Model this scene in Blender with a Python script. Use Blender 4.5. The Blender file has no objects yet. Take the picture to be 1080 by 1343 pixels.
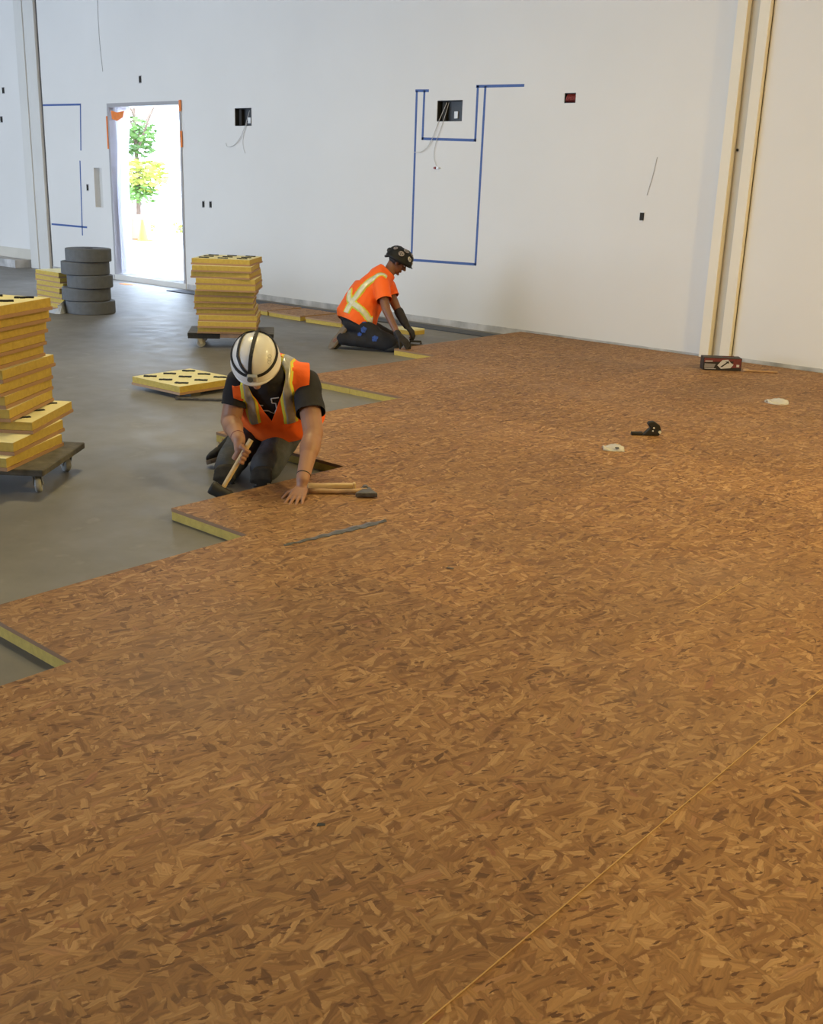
import bpy, bmesh, math, random
from mathutils import Vector, Matrix, noise
from mathutils.bvhtree import BVHTree

random.seed(7)
V = Vector
S = bpy.context.scene
COL = S.collection

# ------------------------------------------------------------------ camera
cam_d = bpy.data.cameras.new('camera')
cam = bpy.data.objects.new('camera', cam_d); COL.objects.link(cam)
R_, D_, F_ = V((.75063, .65995, .03199)), V((.21743, -.201, -.95516)), V((-.62392, .72393, -.29437))
cam.matrix_world = Matrix(((R_.x, -D_.x, -F_.x, 0), (R_.y, -D_.y, -F_.y, 0), (R_.z, -D_.z, -F_.z, 1.6), (0, 0, 0, 1)))
cam_d.sensor_fit = 'HORIZONTAL'; cam_d.sensor_width = 36; cam_d.lens = 36 * 1399.6 / 1080
cam_d.clip_start = .05; cam_d.clip_end = 300
S.camera = cam

# ------------------------------------------------------------------ world, lights, exposure
W = bpy.data.worlds.new('overcast_sky'); S.world = W; W.use_nodes = True
bg = W.node_tree.nodes['Background']
bg.inputs[0].default_value = (.66, .80, 1.0, 1); bg.inputs[1].default_value = 6.2
S.view_settings.view_transform = 'Standard'; S.view_settings.look = 'None'
S.view_settings.gamma = 1; S.view_settings.use_curve_mapping = False
S.view_settings.exposure = 1.02
S.cycles.use_denoising = True
S.cycles.max_bounces = 8; S.cycles.diffuse_bounces = 5; S.cycles.glossy_bounces = 3
S.cycles.transmission_bounces = 4; S.cycles.transparent_max_bounces = 8
S.cycles.sample_clamp_indirect = 8

WY, RX0, RX1, RY0, RZ = 9.86, -27.0, 7.0, -7.0, 7.2      # back wall plane, room extents

def portal(loc, rot, sx, sy):
    d = bpy.data.lights.new('daylight_portal', 'AREA'); d.shape = 'RECTANGLE'; d.size = sx; d.size_y = sy
    d.cycles.is_portal = True
    o = bpy.data.objects.new('daylight_portal', d); COL.objects.link(o); o.location = loc; o.rotation_euler = rot
WIN_F = [(-26.5, -22.5), (-21.7, -17.5), (-16.7, -12.5), (-11.7, -7.5)]   # window openings (X ranges) in the wall behind the camera
WZ0, WZ1 = .15, 3.9
portal((-13.92, WY + .2, 1.34), (math.radians(-90), 0, 0), 1.8, 2.5)
for a, b in WIN_F: portal(((a + b) / 2, RY0 - .12, (WZ0 + WZ1) / 2), (math.radians(90), 0, 0), b - a, WZ1 - WZ0)
LAMPS = [(-20, 4.0, 25), (-13, 4.0, 35), (-6, 4.5, 75), (-1, 5.6, 40), (3.6, 6.6, 310)]   # x, y, watts of the high-bay lamps
LAMP_COL = (1.0, .82, .40)
for x, y, w in LAMPS:
    d = bpy.data.lights.new('high_bay_light', 'AREA'); d.shape = 'RECTANGLE'; d.size = 1.2; d.size_y = .55; d.energy = w; d.color = LAMP_COL if x < 2 else (1.0, .72, .22)     # right-hand lamp tinted yellower to warm the wall at that end
    o = bpy.data.objects.new('high_bay_light', d); COL.objects.link(o); o.location = (x, y, RZ - 1.81)

# ------------------------------------------------------------------ materials
MAT = {}
def N(nt, t, **kw):
    n = nt.nodes.new(t)
    for k, v in kw.items(): setattr(n, k, v)
    return n
def mat(name, col, rough=.6, metal=0., var=0., vscale=8., bump=0., bscale=60., emis=None, estr=0, spec=None, col2=None, coat=0):
    m = bpy.data.materials.new(name); m.use_nodes = True; nt = m.node_tree
    b = nt.nodes['Principled BSDF']
    b.inputs['Base Color'].default_value = (*col, 1); b.inputs['Roughness'].default_value = rough; b.inputs['Metallic'].default_value = metal
    if spec is not None: b.inputs['Specular IOR Level'].default_value = spec
    if coat: b.inputs['Coat Weight'].default_value = coat
    if emis: b.inputs['Emission Color'].default_value = (*emis, 1); b.inputs['Emission Strength'].default_value = estr
    if var or bump or col2:
        tc = N(nt, 'ShaderNodeTexCoord'); oi = N(nt, 'ShaderNodeObjectInfo')
        ad = N(nt, 'ShaderNodeVectorMath', operation='ADD'); nt.links.new(tc.outputs['Object'], ad.inputs[0])
        mu = N(nt, 'ShaderNodeMath', operation='MULTIPLY'); mu.inputs[1].default_value = 37; nt.links.new(oi.outputs['Random'], mu.inputs[0]); nt.links.new(mu.outputs[0], ad.inputs[1])
    if var or col2:
        nz = N(nt, 'ShaderNodeTexNoise'); nz.inputs['Scale'].default_value = vscale; nz.inputs['Detail'].default_value = 5
        nt.links.new(ad.outputs[0], nz.inputs['Vector'])
        r = N(nt, 'ShaderNodeValToRGB'); c2 = col2 or tuple(c * (1 - var) for c in col)
        r.color_ramp.elements[0].position = .3; r.color_ramp.elements[1].position = .7
        r.color_ramp.elements[0].color = (*c2, 1); r.color_ramp.elements[1].color = (*[min(1, c * (1 + var * .5)) for c in col], 1)
        nt.links.new(nz.outputs['Fac'], r.inputs[0]); nt.links.new(r.outputs[0], b.inputs['Base Color'])
    if bump:
        nb = N(nt, 'ShaderNodeTexNoise'); nb.inputs['Scale'].default_value = bscale; nb.inputs['Detail'].default_value = 4
        nt.links.new(ad.outputs[0], nb.inputs['Vector'])
        bp = N(nt, 'ShaderNodeBump'); bp.inputs['Strength'].default_value = bump; bp.inputs['Distance'].default_value = .01
        nt.links.new(nb.outputs['Fac'], bp.inputs['Height']); nt.links.new(bp.outputs[0], b.inputs['Normal'])
    MAT[name] = m; return m

def make_osb(key, side):
    m = bpy.data.materials.new('oriented_strand_board'); m.use_nodes = True; nt = m.node_tree; L = nt.links.new
    b = nt.nodes['Principled BSDF']
    tc = N(nt, 'ShaderNodeTexCoord'); oi = N(nt, 'ShaderNodeObjectInfo')
    cx = N(nt, 'ShaderNodeMath', operation='MULTIPLY'); cx.inputs[1].default_value = 53.7; L(oi.outputs['Random'], cx.inputs[0])
    cy = N(nt, 'ShaderNodeMath', operation='MULTIPLY'); cy.inputs[1].default_value = 171.3; L(oi.outputs['Random'], cy.inputs[0])
    cc = N(nt, 'ShaderNodeCombineXYZ'); L(cx.outputs[0], cc.inputs[0]); L(cy.outputs[0], cc.inputs[1])
    P0 = N(nt, 'ShaderNodeVectorMath', operation='ADD'); L(tc.outputs['Object'], P0.inputs[0]); L(cc.outputs[0], P0.inputs[1])
    # ragged outlines: shift the lookup a little
    dn = N(nt, 'ShaderNodeTexNoise'); dn.inputs['Scale'].default_value = 22; dn.inputs['Detail'].default_value = 4; dn.inputs['Roughness'].default_value = .6; L(P0.outputs[0], dn.inputs['Vector'])
    ds = N(nt, 'ShaderNodeVectorMath', operation='SUBTRACT'); L(dn.outputs['Color'], ds.inputs[0]); ds.inputs[1].default_value = (.5, .5, .5)
    dm = N(nt, 'ShaderNodeVectorMath', operation='SCALE'); L(ds.outputs[0], dm.inputs[0]); dm.inputs['Scale'].default_value = .022
    P = N(nt, 'ShaderNodeVectorMath', operation='ADD'); L(P0.outputs[0], P.inputs[0]); L(dm.outputs[0], P.inputs[1])
    cur = None; hgt = None
    # layers of strands, bottom to top: angle (deg), length and width of a strand (m), share kept
    layers = [(90, .075, .050, 0), (15, .075, .036, .42), (122, .085, .032, .42), (62, .10, .030, .42), (152, .065, .026, .52), (48, .045, .013, .66), (130, .040, .012, .70), (86, .11, .027, .52), (35, .060, .022, .62), (104, .10, .020, .66), (72, .13, .014, .78), (160, .05, .016, .80), (64, .022, .0065, .962)]
    for i, (ang, ln, wd, th) in enumerate(layers):
        vr = N(nt, 'ShaderNodeVectorRotate', rotation_type='Z_AXIS'); vr.inputs['Angle'].default_value = math.radians(-ang); L(P.outputs[0], vr.inputs['Vector'])
        vs = N(nt, 'ShaderNodeVectorMath', operation='MULTIPLY'); vs.inputs[1].default_value = (1 / ln, 1 / wd, 1); L(vr.outputs[0], vs.inputs[0])
        va = N(nt, 'ShaderNodeVectorMath', operation='ADD'); va.inputs[1].default_value = (i * 7.3, i * 3.1, 0); L(vs.outputs[0], va.inputs[0])
        vo = N(nt, 'ShaderNodeTexVoronoi', voronoi_dimensions='2D', feature='F1'); vo.inputs['Scale'].default_value = 1; L(va.outputs[0], vo.inputs['Vector'])
        sp = N(nt, 'ShaderNodeSeparateColor'); L(vo.outputs['Color'], sp.inputs[0])
        ramp = N(nt, 'ShaderNodeValToRGB'); cr = ramp.color_ramp
        cols = [(0, (.120, .053, .018)), (.06, (.192, .088, .031)), (.30, (.247, .121, .044)), (.55, (.286, .146, .053)), (.80, (.335, .181, .070)), (.96, (.42, .245, .108)), (1, (.25, .105, .047))]
        while len(cr.elements) < len(cols): cr.elements.new(.5)
        for e, (p, c) in zip(cr.elements, cols): e.position = p; e.color = (*c, 1)
        if i == len(layers) - 1:
            for e in cr.elements: e.color = (.105, .042, .014, 1)
        L(sp.outputs[0], ramp.inputs[0])
        # wood grain along the strand
        gs = N(nt, 'ShaderNodeVectorMath', operation='MULTIPLY'); gs.inputs[1].default_value = (6, 170, 1); L(vr.outputs[0], gs.inputs[0])
        gn = N(nt, 'ShaderNodeTexNoise'); gn.inputs['Scale'].default_value = 1; gn.inputs['Detail'].default_value = 2; L(gs.outputs[0], gn.inputs['Vector'])
        gr = N(nt, 'ShaderNodeMapRange'); gr.inputs['From Min'].default_value = .25; gr.inputs['From Max'].default_value = .75; gr.inputs['To Min'].default_value = .74; gr.inputs['To Max'].default_value = 1.24; L(gn.outputs['Fac'], gr.inputs['Value'])
        gm = N(nt, 'ShaderNodeVectorMath', operation='SCALE'); L(ramp.outputs[0], gm.inputs[0]); L(gr.outputs[0], gm.inputs['Scale'])
        if cur is None: cur = gm.outputs[0]; hgt = sp.outputs[2]
        else:
            g1 = N(nt, 'ShaderNodeMath', operation='GREATER_THAN'); g1.inputs[1].default_value = th; L(sp.outputs[1], g1.inputs[0])
            g2 = N(nt, 'ShaderNodeMapRange'); g2.inputs['From Min'].default_value = .68; g2.inputs['From Max'].default_value = .50; L(vo.outputs['Distance'], g2.inputs['Value'])
            g = N(nt, 'ShaderNodeMath', operation='MULTIPLY'); L(g1.outputs[0], g.inputs[0]); L(g2.outputs[0], g.inputs[1])
            # painted shadow darkens the gap beside some strands
            e1 = N(nt, 'ShaderNodeMapRange'); e1.inputs['From Min'].default_value = .80; e1.inputs['From Max'].default_value = .62; e1.inputs['To Max'].default_value = 1; L(vo.outputs['Distance'], e1.inputs['Value'])
            e2 = N(nt, 'ShaderNodeMath', operation='GREATER_THAN'); e2.inputs[1].default_value = .55; L(sp.outputs[2], e2.inputs[0])
            e3 = N(nt, 'ShaderNodeMath', operation='MULTIPLY'); L(e1.outputs[0], e3.inputs[0]); L(g1.outputs[0], e3.inputs[1])
            e4 = N(nt, 'ShaderNodeMath', operation='MULTIPLY'); L(e3.outputs[0], e4.inputs[0]); L(e2.outputs[0], e4.inputs[1])
            e5 = N(nt, 'ShaderNodeMath', operation='MULTIPLY'); e5.inputs[1].default_value = .45; L(e4.outputs[0], e5.inputs[0])
            ex = N(nt, 'ShaderNodeMix', data_type='RGBA'); L(e5.outputs[0], ex.inputs['Factor']); L(cur, ex.inputs['A']); ex.inputs['B'].default_value = (.11, .045, .013, 1)
            mx = N(nt, 'ShaderNodeMix', data_type='RGBA'); L(g.outputs[0], mx.inputs['Factor']); L(ex.outputs['Result'], mx.inputs['A']); L(gm.outputs[0], mx.inputs['B']); cur = mx.outputs['Result']
            hx = N(nt, 'ShaderNodeMix', data_type='FLOAT'); L(g.outputs[0], hx.inputs['Factor']); L(hgt, hx.inputs['A']); L(sp.outputs[2], hx.inputs['B']); hgt = hx.outputs['Result']
    # dusty, scuffed patches
    wp = N(nt, 'ShaderNodeNewGeometry')
    dn2 = N(nt, 'ShaderNodeTexNoise'); dn2.inputs['Scale'].default_value = .9; dn2.inputs['Detail'].default_value = 4; L(wp.outputs['Position'], dn2.inputs['Vector'])
    dr = N(nt, 'ShaderNodeMapRange'); dr.inputs['From Min'].default_value = .5; dr.inputs['From Max'].default_value = .78; dr.inputs['To Max'].default_value = .42; L(dn2.outputs['Fac'], dr.inputs['Value'])
    mx = N(nt, 'ShaderNodeMix', data_type='RGBA'); L(dr.outputs[0], mx.inputs['Factor']); L(cur, mx.inputs['A']); mx.inputs['B'].default_value = (.30, .195, .130, 1)
    tone = N(nt, 'ShaderNodeMapRange'); tone.inputs['To Min'].default_value = .90; tone.inputs['To Max'].default_value = 1.10; L(oi.outputs['Random'], tone.inputs['Value'])
    tm = N(nt, 'ShaderNodeVectorMath', operation='SCALE'); L(mx.outputs['Result'], tm.inputs[0]); L(tone.outputs[0], tm.inputs['Scale'])
    # sawn sides take the given colour
    nz = N(nt, 'ShaderNodeSeparateXYZ'); L(wp.outputs['Normal'], nz.inputs[0])
    ab = N(nt, 'ShaderNodeMath', operation='ABSOLUTE'); L(nz.outputs[2], ab.inputs[0])
    lt = N(nt, 'ShaderNodeMath', operation='LESS_THAN'); lt.inputs[1].default_value = .5; L(ab.outputs[0], lt.inputs[0])
    m2 = N(nt, 'ShaderNodeMix', data_type='RGBA'); L(lt.outputs[0], m2.inputs['Factor']); L(tm.outputs[0], m2.inputs['A']); m2.inputs['B'].default_value = (*side, 1)
    L(m2.outputs['Result'], b.inputs['Base Color'])
    bp = N(nt, 'ShaderNodeBump'); bp.inputs['Strength'].default_value = .28; bp.inputs['Distance'].default_value = .003; L(hgt, bp.inputs['Height']); L(bp.outputs[0], b.inputs['Normal'])
    b.inputs['Roughness'].default_value = .62; b.inputs['Specular IOR Level'].default_value = .35
    MAT[key] = m
make_osb('osb', (.27, .15, .07)); make_osb('osb_lit_edge', (.70, .52, .32)); make_osb('osb_loose', (.37, .22, .115))  # pale seam sides paint in light caught by the raised edges

def make_concrete():
    m = bpy.data.materials.new('concrete_slab'); m.use_nodes = True; nt = m.node_tree; L = nt.links.new
    b = nt.nodes['Principled BSDF']; g = N(nt, 'ShaderNodeNewGeometry')
    n1 = N(nt, 'ShaderNodeTexNoise'); n1.inputs['Scale'].default_value = .8; n1.inputs['Detail'].default_value = 7; n1.inputs['Roughness'].default_value = .62; L(g.outputs['Position'], n1.inputs['Vector'])
    r = N(nt, 'ShaderNodeValToRGB'); r.color_ramp.elements[0].position = .3; r.color_ramp.elements[1].position = .72
    r.color_ramp.elements[0].color = (.120, .113, .104, 1); r.color_ramp.elements[1].color = (.222, .213, .199, 1); L(n1.outputs['Fac'], r.inputs[0])
    n2 = N(nt, 'ShaderNodeTexNoise'); n2.inputs['Scale'].default_value = 5; n2.inputs['Detail'].default_value = 6; L(g.outputs['Position'], n2.inputs['Vector'])
    r2 = N(nt, 'ShaderNodeMapRange'); r2.inputs['From Min'].default_value = .62; r2.inputs['From Max'].default_value = .75; r2.inputs['To Max'].default_value = .35; L(n2.outputs['Fac'], r2.inputs['Value'])
    mx = N(nt, 'ShaderNodeMix', data_type='RGBA'); L(r2.outputs[0], mx.inputs['Factor']); L(r.outputs[0], mx.inputs['A']); mx.inputs['B'].default_value = (.36, .35, .34, 1)
    L(mx.outputs['Result'], b.inputs['Base Color'])
    rr = N(nt, 'ShaderNodeMapRange'); rr.inputs['To Min'].default_value = .42; rr.inputs['To Max'].default_value = .68; L(n2.outputs['Fac'], rr.inputs['Value']); L(rr.outputs[0], b.inputs['Roughness'])
    bp = N(nt, 'ShaderNodeBump'); bp.inputs['Strength'].default_value = .15; bp.inputs['Distance'].default_value = .01; L(n2.outputs['Fac'], bp.inputs['Height']); L(bp.outputs[0], b.inputs['Normal'])
    MAT['concrete'] = m
make_concrete()

def make_plastic():
    m = bpy.data.materials.new('plastic_sheet'); m.use_nodes = True; nt = m.node_tree; L = nt.links.new
    out = nt.nodes['Material Output']; nt.nodes.remove(nt.nodes['Principled BSDF'])
    tr = N(nt, 'ShaderNodeBsdfTranslucent'); tr.inputs[0].default_value = (.72, .72, .80, 1)
    df = N(nt, 'ShaderNodeBsdfDiffuse'); df.inputs[0].default_value = (.78, .78, .84, 1)
    gl = N(nt, 'ShaderNodeBsdfGlossy'); gl.inputs['Roughness'].default_value = .2
    tp = N(nt, 'ShaderNodeBsdfTransparent')
    a = N(nt, 'ShaderNodeMixShader'); a.inputs[0].default_value = .6; L(tr.outputs[0], a.inputs[1]); L(df.outputs[0], a.inputs[2])
    b = N(nt, 'ShaderNodeMixShader'); b.inputs[0].default_value = .08; L(a.outputs[0], b.inputs[1]); L(gl.outputs[0], b.inputs[2])
    c = N(nt, 'ShaderNodeMixShader'); c.inputs[0].default_value = .25; L(b.outputs[0], c.inputs[1]); L(tp.outputs[0], c.inputs[2])
    L(c.outputs[0], out.inputs[0]); MAT['plastic'] = m
make_plastic()

mat('wall', (.74, .725, .70), .75, var=.035, vscale=.7, bump=.03, bscale=30)
mat('wall_dirty', (.52, .51, .50), .85, var=.35, vscale=6)
mat('cream', (.78, .72, .60), .6, var=.03, vscale=2)
mat('cream_grey', (.60, .565, .49), .7, var=.05, vscale=3)
mat('column_grey', (.66, .645, .61), .7, var=.04, vscale=2)
mat('edge_dark', (.10, .095, .09), .9)
mat('ceiling', (.26, .26, .26), .8)
mat('foam', (.51, .362, .068), .8, var=.12, vscale=40, bump=.25, bscale=160)
mat('foam_face', (.74, .68, .38), .8, var=.06, vscale=30)  # paler foam copy; brighter lit top put into its colour
mat('pad', (.012, .012, .012), .8)
mat('grey_foam', (.115, .12, .125), .85, var=.12, vscale=20, bump=.12, bscale=120)
mat('foam_sheen', (.42, .45, .50), .45, var=.1, vscale=10)  # pale bluish foam copy; doorway sheen put into its colour
mat('strip_foam', (.085, .095, .12), .85, var=.15, vscale=8)
mat('blue_tape', (.05, .11, .33), .6, var=.12, vscale=20)
mat('orange_tape', (.85, .22, .03), .5, var=.15, vscale=12)
mat('black_box', (.03, .032, .035), .5, var=.3, vscale=12)
mat('dark_hole', (.018, .016, .013), .8)
mat('white_plastic', (.75, .75, .74), .4)
mat('wire', (.55, .54, .53), .5)
mat('red_wire', (.30, .05, .045), .5, var=.3, vscale=60)
mat('frame_grey', (.36, .35, .36), .5)
mat('dolly_wood', (.105, .095, .075), .75, var=.45, vscale=14, bump=.2, bscale=50)
mat('dolly_bare', (.33, .22, .15), .7, var=.25, vscale=18)
mat('carpet_black', (.02, .019, .018), .95, var=.3, vscale=60)
mat('steel', (.55, .55, .54), .35, metal=.9, var=.1, vscale=30)
mat('caster_tyre', (.36, .36, .34), .55, var=.12, vscale=20)
mat('skin_tan', (.36, .185, .115), .5, var=.10, vscale=14, bump=.05, bscale=150)
mat('skin_brown', (.20, .085, .045), .5, var=.12, vscale=14, bump=.05, bscale=150)
mat('hair', (.015, .012, .010), .6)
mat('hivis', (1.0, .145, .010), .7, var=.07, vscale=7, bump=.12, bscale=60)
mat('hivis_lime', (.68, .75, .07), .6)
mat('hivis_yellow', (.80, .62, .05), .6)
mat('reflective', (.46, .46, .44), .32, metal=.35, var=.22, vscale=30)
mat('reflective_pale', (.72, .74, .60), .35, metal=.15, var=.15, vscale=30)
mat('black_cloth', (.014, .013, .016), .85, var=.2, vscale=10, bump=.15, bscale=50)
mat('white_print', (.72, .72, .72), .7)
mat('denim', (.060, .066, .077), .85, var=.35, vscale=12, bump=.3, bscale=70)
mat('trousers_black', (.012, .012, .017), .85, var=.3, vscale=10, bump=.2, bscale=50)
mat('blue_patch', (.03, .08, .33), .8, var=.4, vscale=40)
mat('helmet_white', (.74, .72, .69), .3, var=.05, vscale=12, coat=.3)
mat('helmet_black', (.008, .008, .008), .6, spec=.3)
mat('sticker', (.34, .29, .28), .45, var=.6, vscale=70)
mat('sticker_pale', (.55, .52, .48), .45, var=.6, vscale=80)
mat('strap', (.012, .012, .013), .7)
mat('lamp_lens', (.10, .12, .12), .12)
mat('lamp_body', (.42, .43, .42), .4)
mat('shoe_sole', (.20, .155, .11), .8, var=.25, vscale=30)
mat('shoe_dark', (.022, .021, .019), .75, var=.3, vscale=30)
mat('knee_pad', (.035, .032, .027), .85, var=.4, vscale=30)
mat('handle_wood', (.64, .46, .22), .5, var=.14, vscale=25)
mat('handle_old', (.45, .29, .16), .6, var=.25, vscale=25)
mat('rubber', (.016, .016, .016), .65, var=.3, vscale=30)
mat('old_steel', (.14, .13, .12), .5, metal=.6, var=.4, vscale=30)
mat('grey_tape', (.10, .105, .13), .45, var=.25, vscale=40)
mat('carton_red', (.16, .030, .032), .5, var=.25, vscale=18)
mat('carton_black', (.018, .014, .015), .5)
mat('carton_white', (.52, .50, .50), .5)
mat('carton_grey', (.22, .20, .20), .5)
mat('stick_wood', (.42, .24, .11), .6, var=.2, vscale=25)
mat('glove', (.022, .019, .021), .8, var=.3, vscale=40)
mat('leaf', (.10, .20, .035), .6, var=.6, vscale=.9)
mat('leaf_yellow', (.30, .32, .05), .6, var=.4, vscale=.9)
mat('leaf_dark', (.045, .075, .06), .6, var=.5, vscale=.9)
mat('bark', (.16, .11, .08), .9, var=.3, vscale=6)
mat('paving', (.62, .60, .56), .85, var=.1, vscale=1)
mat('brick_far', (.40, .22, .12), .85, var=.2, vscale=3)
mat('cone_orange', (.75, .17, .03), .5)
mat('mullion', (.06, .06, .06), .4)
m = bpy.data.materials.new('clear_film'); m.use_nodes = True; MAT['film'] = m
b_ = m.node_tree.nodes['Principled BSDF']; b_.inputs['Base Color'].default_value = (.80, .80, .80, 1); b_.inputs['Roughness'].default_value = .15; b_.inputs['Alpha'].default_value = .5

# ------------------------------------------------------------------ mesh helpers
class G:
    def __init__(s): s.v = []; s.f = []
    def add(s, vs, fs):
        o = len(s.v); s.v += [V(p) for p in vs]; s.f += [tuple(i + o for i in f) for f in fs]; return s
    def box(s, c, d, R=None):
        c = V(c); q = []
        for z in (-.5, .5):
            for y in (-.5, .5):
                for x in (-.5, .5):
                    p = V((x * d[0], y * d[1], z * d[2])); q.append(c + (R @ p if R else p))
        return s.add(q, [(0, 2, 3, 1), (4, 5, 7, 6), (0, 1, 5, 4), (2, 6, 7, 3), (0, 4, 6, 2), (1, 3, 7, 5)])
    def span(s, a, b): return s.box([(x + y) / 2 for x, y in zip(a, b)], [abs(y - x) for x, y in zip(a, b)])
    def loft(s, rings, cap=True, closed=True):
        n = len(rings[0]); q = [p for r in rings for p in r]; f = []
        for k in range(len(rings) - 1):
            for i in range(n if closed else n - 1):
                j = (i + 1) % n; f.append((k * n + i, k * n + j, (k + 1) * n + j, (k + 1) * n + i))
        if cap and closed: f.append(tuple(range(n - 1, -1, -1))); f.append(tuple(range((len(rings) - 1) * n, len(rings) * n)))
        return s.add(q, f)
    def ell(s, secs, n=24):         # secs: (centre, axis a, axis b)
        return s.loft([[V(c) + V(a) * math.cos(2 * math.pi * i / n) + V(b) * math.sin(2 * math.pi * i / n) for i in range(n)] for c, a, b in secs])
    def cyl(s, p0, p1, r0, r1=None, n=16):
        p0, p1 = V(p0), V(p1); r1 = r0 if r1 is None else r1; a, b = perp(p1 - p0)
        return s.ell([(p0, a * r0, b * r0), (p1, a * r1, b * r1)], n)
    def cap(s, p0, r0, p1, r1, n=16):
        p0, p1 = V(p0), V(p1); d = (p1 - p0)
        if d.length < 1e-6: d = V((0, 0, 1e-4))
        t = d.normalized(); a, b = perp(d); se = []
        for k in range(5):
            th = math.radians(85 - k * 21); se.append((p0 - t * r0 * math.sin(th), a * r0 * math.cos(th), b * r0 * math.cos(th)))
        for k in range(5):
            th = math.radians(1 + k * 21); se.append((p1 + t * r1 * math.sin(th), a * r1 * math.cos(th), b * r1 * math.cos(th)))
        return s.ell(se, n)
    def ellipsoid(s, c, ax, ay, az, n=24, m=14):
        c, ax, ay, az = V(c), V(ax), V(ay), V(az)
        return s.ell([(c + az * math.sin(t), ax * math.cos(t), ay * math.cos(t)) for t in [math.radians(-87 + 174 * k / m) for k in range(m + 1)]], n)
    def tube(s, pts, r, n=8):
        pts = [V(p) for p in pts]; rings = []
        up = None
        for i, p in enumerate(pts):
            t = (pts[min(i + 1, len(pts) - 1)] - pts[max(i - 1, 0)]).normalized()
            if up is None: a, b = perp(t)
            else:
                a = (up - t * up.dot(t)).normalized(); b = t.cross(a)
            up = a; rr = r[i] if isinstance(r, (list, tuple)) else r
            rings.append([p + a * rr * math.cos(2 * math.pi * k / n) + b * rr * math.sin(2 * math.pi * k / n) for k in range(n)])
        return s.loft(rings)
    def prism(s, poly, ax, ay, o, h):       # outline in the plane (ax, ay) at o, thickness vector h
        ax, ay, o, h = V(ax), V(ay), V(o), V(h)
        a = [o + ax * x + ay * y for x, y in poly]; return s.loft([a, [p + h for p in a]])
def perp(d):
    d = V(d).normalized(); u = V((0, 0, 1)) if abs(d.z) < .9 else V((1, 0, 0)); a = d.cross(u).normalized(); return a, d.cross(a)
def mesh_of(g, name='m'):
    me = bpy.data.meshes.new(name); me.from_pydata([tuple(p) for p in g.v], [], g.f)
    bm = bmesh.new(); bm.from_mesh(me); bmesh.ops.recalc_face_normals(bm, faces=bm.faces); bm.to_mesh(me); bm.free(); return me
def obj(name, data, material, parent=None, smooth=False, bevel=0):
    me = mesh_of(data, name) if isinstance(data, G) else data
    if material and not me.materials: me.materials.append(MAT[material])
    if smooth:
        for p in me.polygons: p.use_smooth = True
    o = bpy.data.objects.new(name, me); COL.objects.link(o)
    if parent: o.parent = parent
    if bevel:
        b = o.modifiers.new('bevel', 'BEVEL'); b.width = bevel; b.segments = 2; b.limit_method = 'ANGLE'
    return o
def tag(o, label, cat, group=None):
    o['label'] = label; o['category'] = cat
    if group: o['group'] = group
    return o
def struct(o, label=None):
    o['kind'] = 'structure'
    if label: o['label'] = label
    return o
def thing(name, label, cat, loc=(0, 0, 0), rz=0, group=None):
    o = bpy.data.objects.new(name, None); COL.objects.link(o); o.location = loc; o.rotation_euler = (0, 0, rz); o.empty_display_size = .1
    return tag(o, label, cat, group)
def rotz(a): return Matrix.Rotation(a, 3, 'Z')
def frame_from(z, x=None):      # 3x3 with columns x, y, z
    z = V(z).normalized()
    if x is None: x, y = perp(z)
    else:
        x = V(x); x = (x - z * x.dot(z)).normalized(); y = z.cross(x)
    return Matrix((x, y, z)).transposed()

# ------------------------------------------------------------------ floor, walls, ceiling
g = G(); g.span((RX0, RY0, -.25), (RX1, WY + .3, 0)); struct(obj('floor', g, 'concrete'), 'grey concrete slab')

def wall_with_holes(x0, x1, z0, z1, holes):
    xs = sorted({x0, x1, *[h[0] for h in holes], *[h[1] for h in holes]}); zs = sorted({z0, z1, *[h[2] for h in holes], *[h[3] for h in holes]})
    cells = []
    for a, b in zip(xs, xs[1:]):
        for c, d in zip(zs, zs[1:]):
            mx, mz = (a + b) / 2, (c + d) / 2
            if not any(h[0] < mx < h[1] and h[2] < mz < h[3] for h in holes): cells.append((a, b, c, d))
    return cells
DOOR = (-14.83, -13.02, .08, 2.60)
TVA, TVB = (-11.86, -11.52, 2.257, 2.481), (-8.317, -7.95, 2.277, 2.50)
NICHE = (-15.285, -15.065, 1.08, 1.67)
REDH = (-6.607, -6.468, 2.438, 2.536)
g = G()
for a, b, c, d in wall_with_holes(RX0, RX1, 0, RZ, [DOOR, TVA, TVB, NICHE, REDH]): g.span((a, WY, c), (b, WY + .30, d))
bm = bmesh.new(); me = mesh_of(g); bm.from_mesh(me); bmesh.ops.remove_doubles(bm, verts=bm.verts, dist=1e-4)
# drop the inner faces between cells
seen = {}
for f in bm.faces: seen.setdefault(tuple(round(c, 3) for c in f.calc_center_median()), []).append(f)
bmesh.ops.delete(bm, geom=[f for fs in seen.values() if len(fs) > 1 for f in fs], context='FACES'); bm.to_mesh(me); bm.free()
struct(obj('wall_back', me, 'wall'), 'long white painted wall with a bright doorway')
g = G(); g.span((NICHE[0], WY + .09, NICHE[2]), (NICHE[1], WY + .12, NICHE[3])); struct(obj('trim_3', g, 'column_grey'), 'shallow recess back panel beside the doorway')

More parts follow.
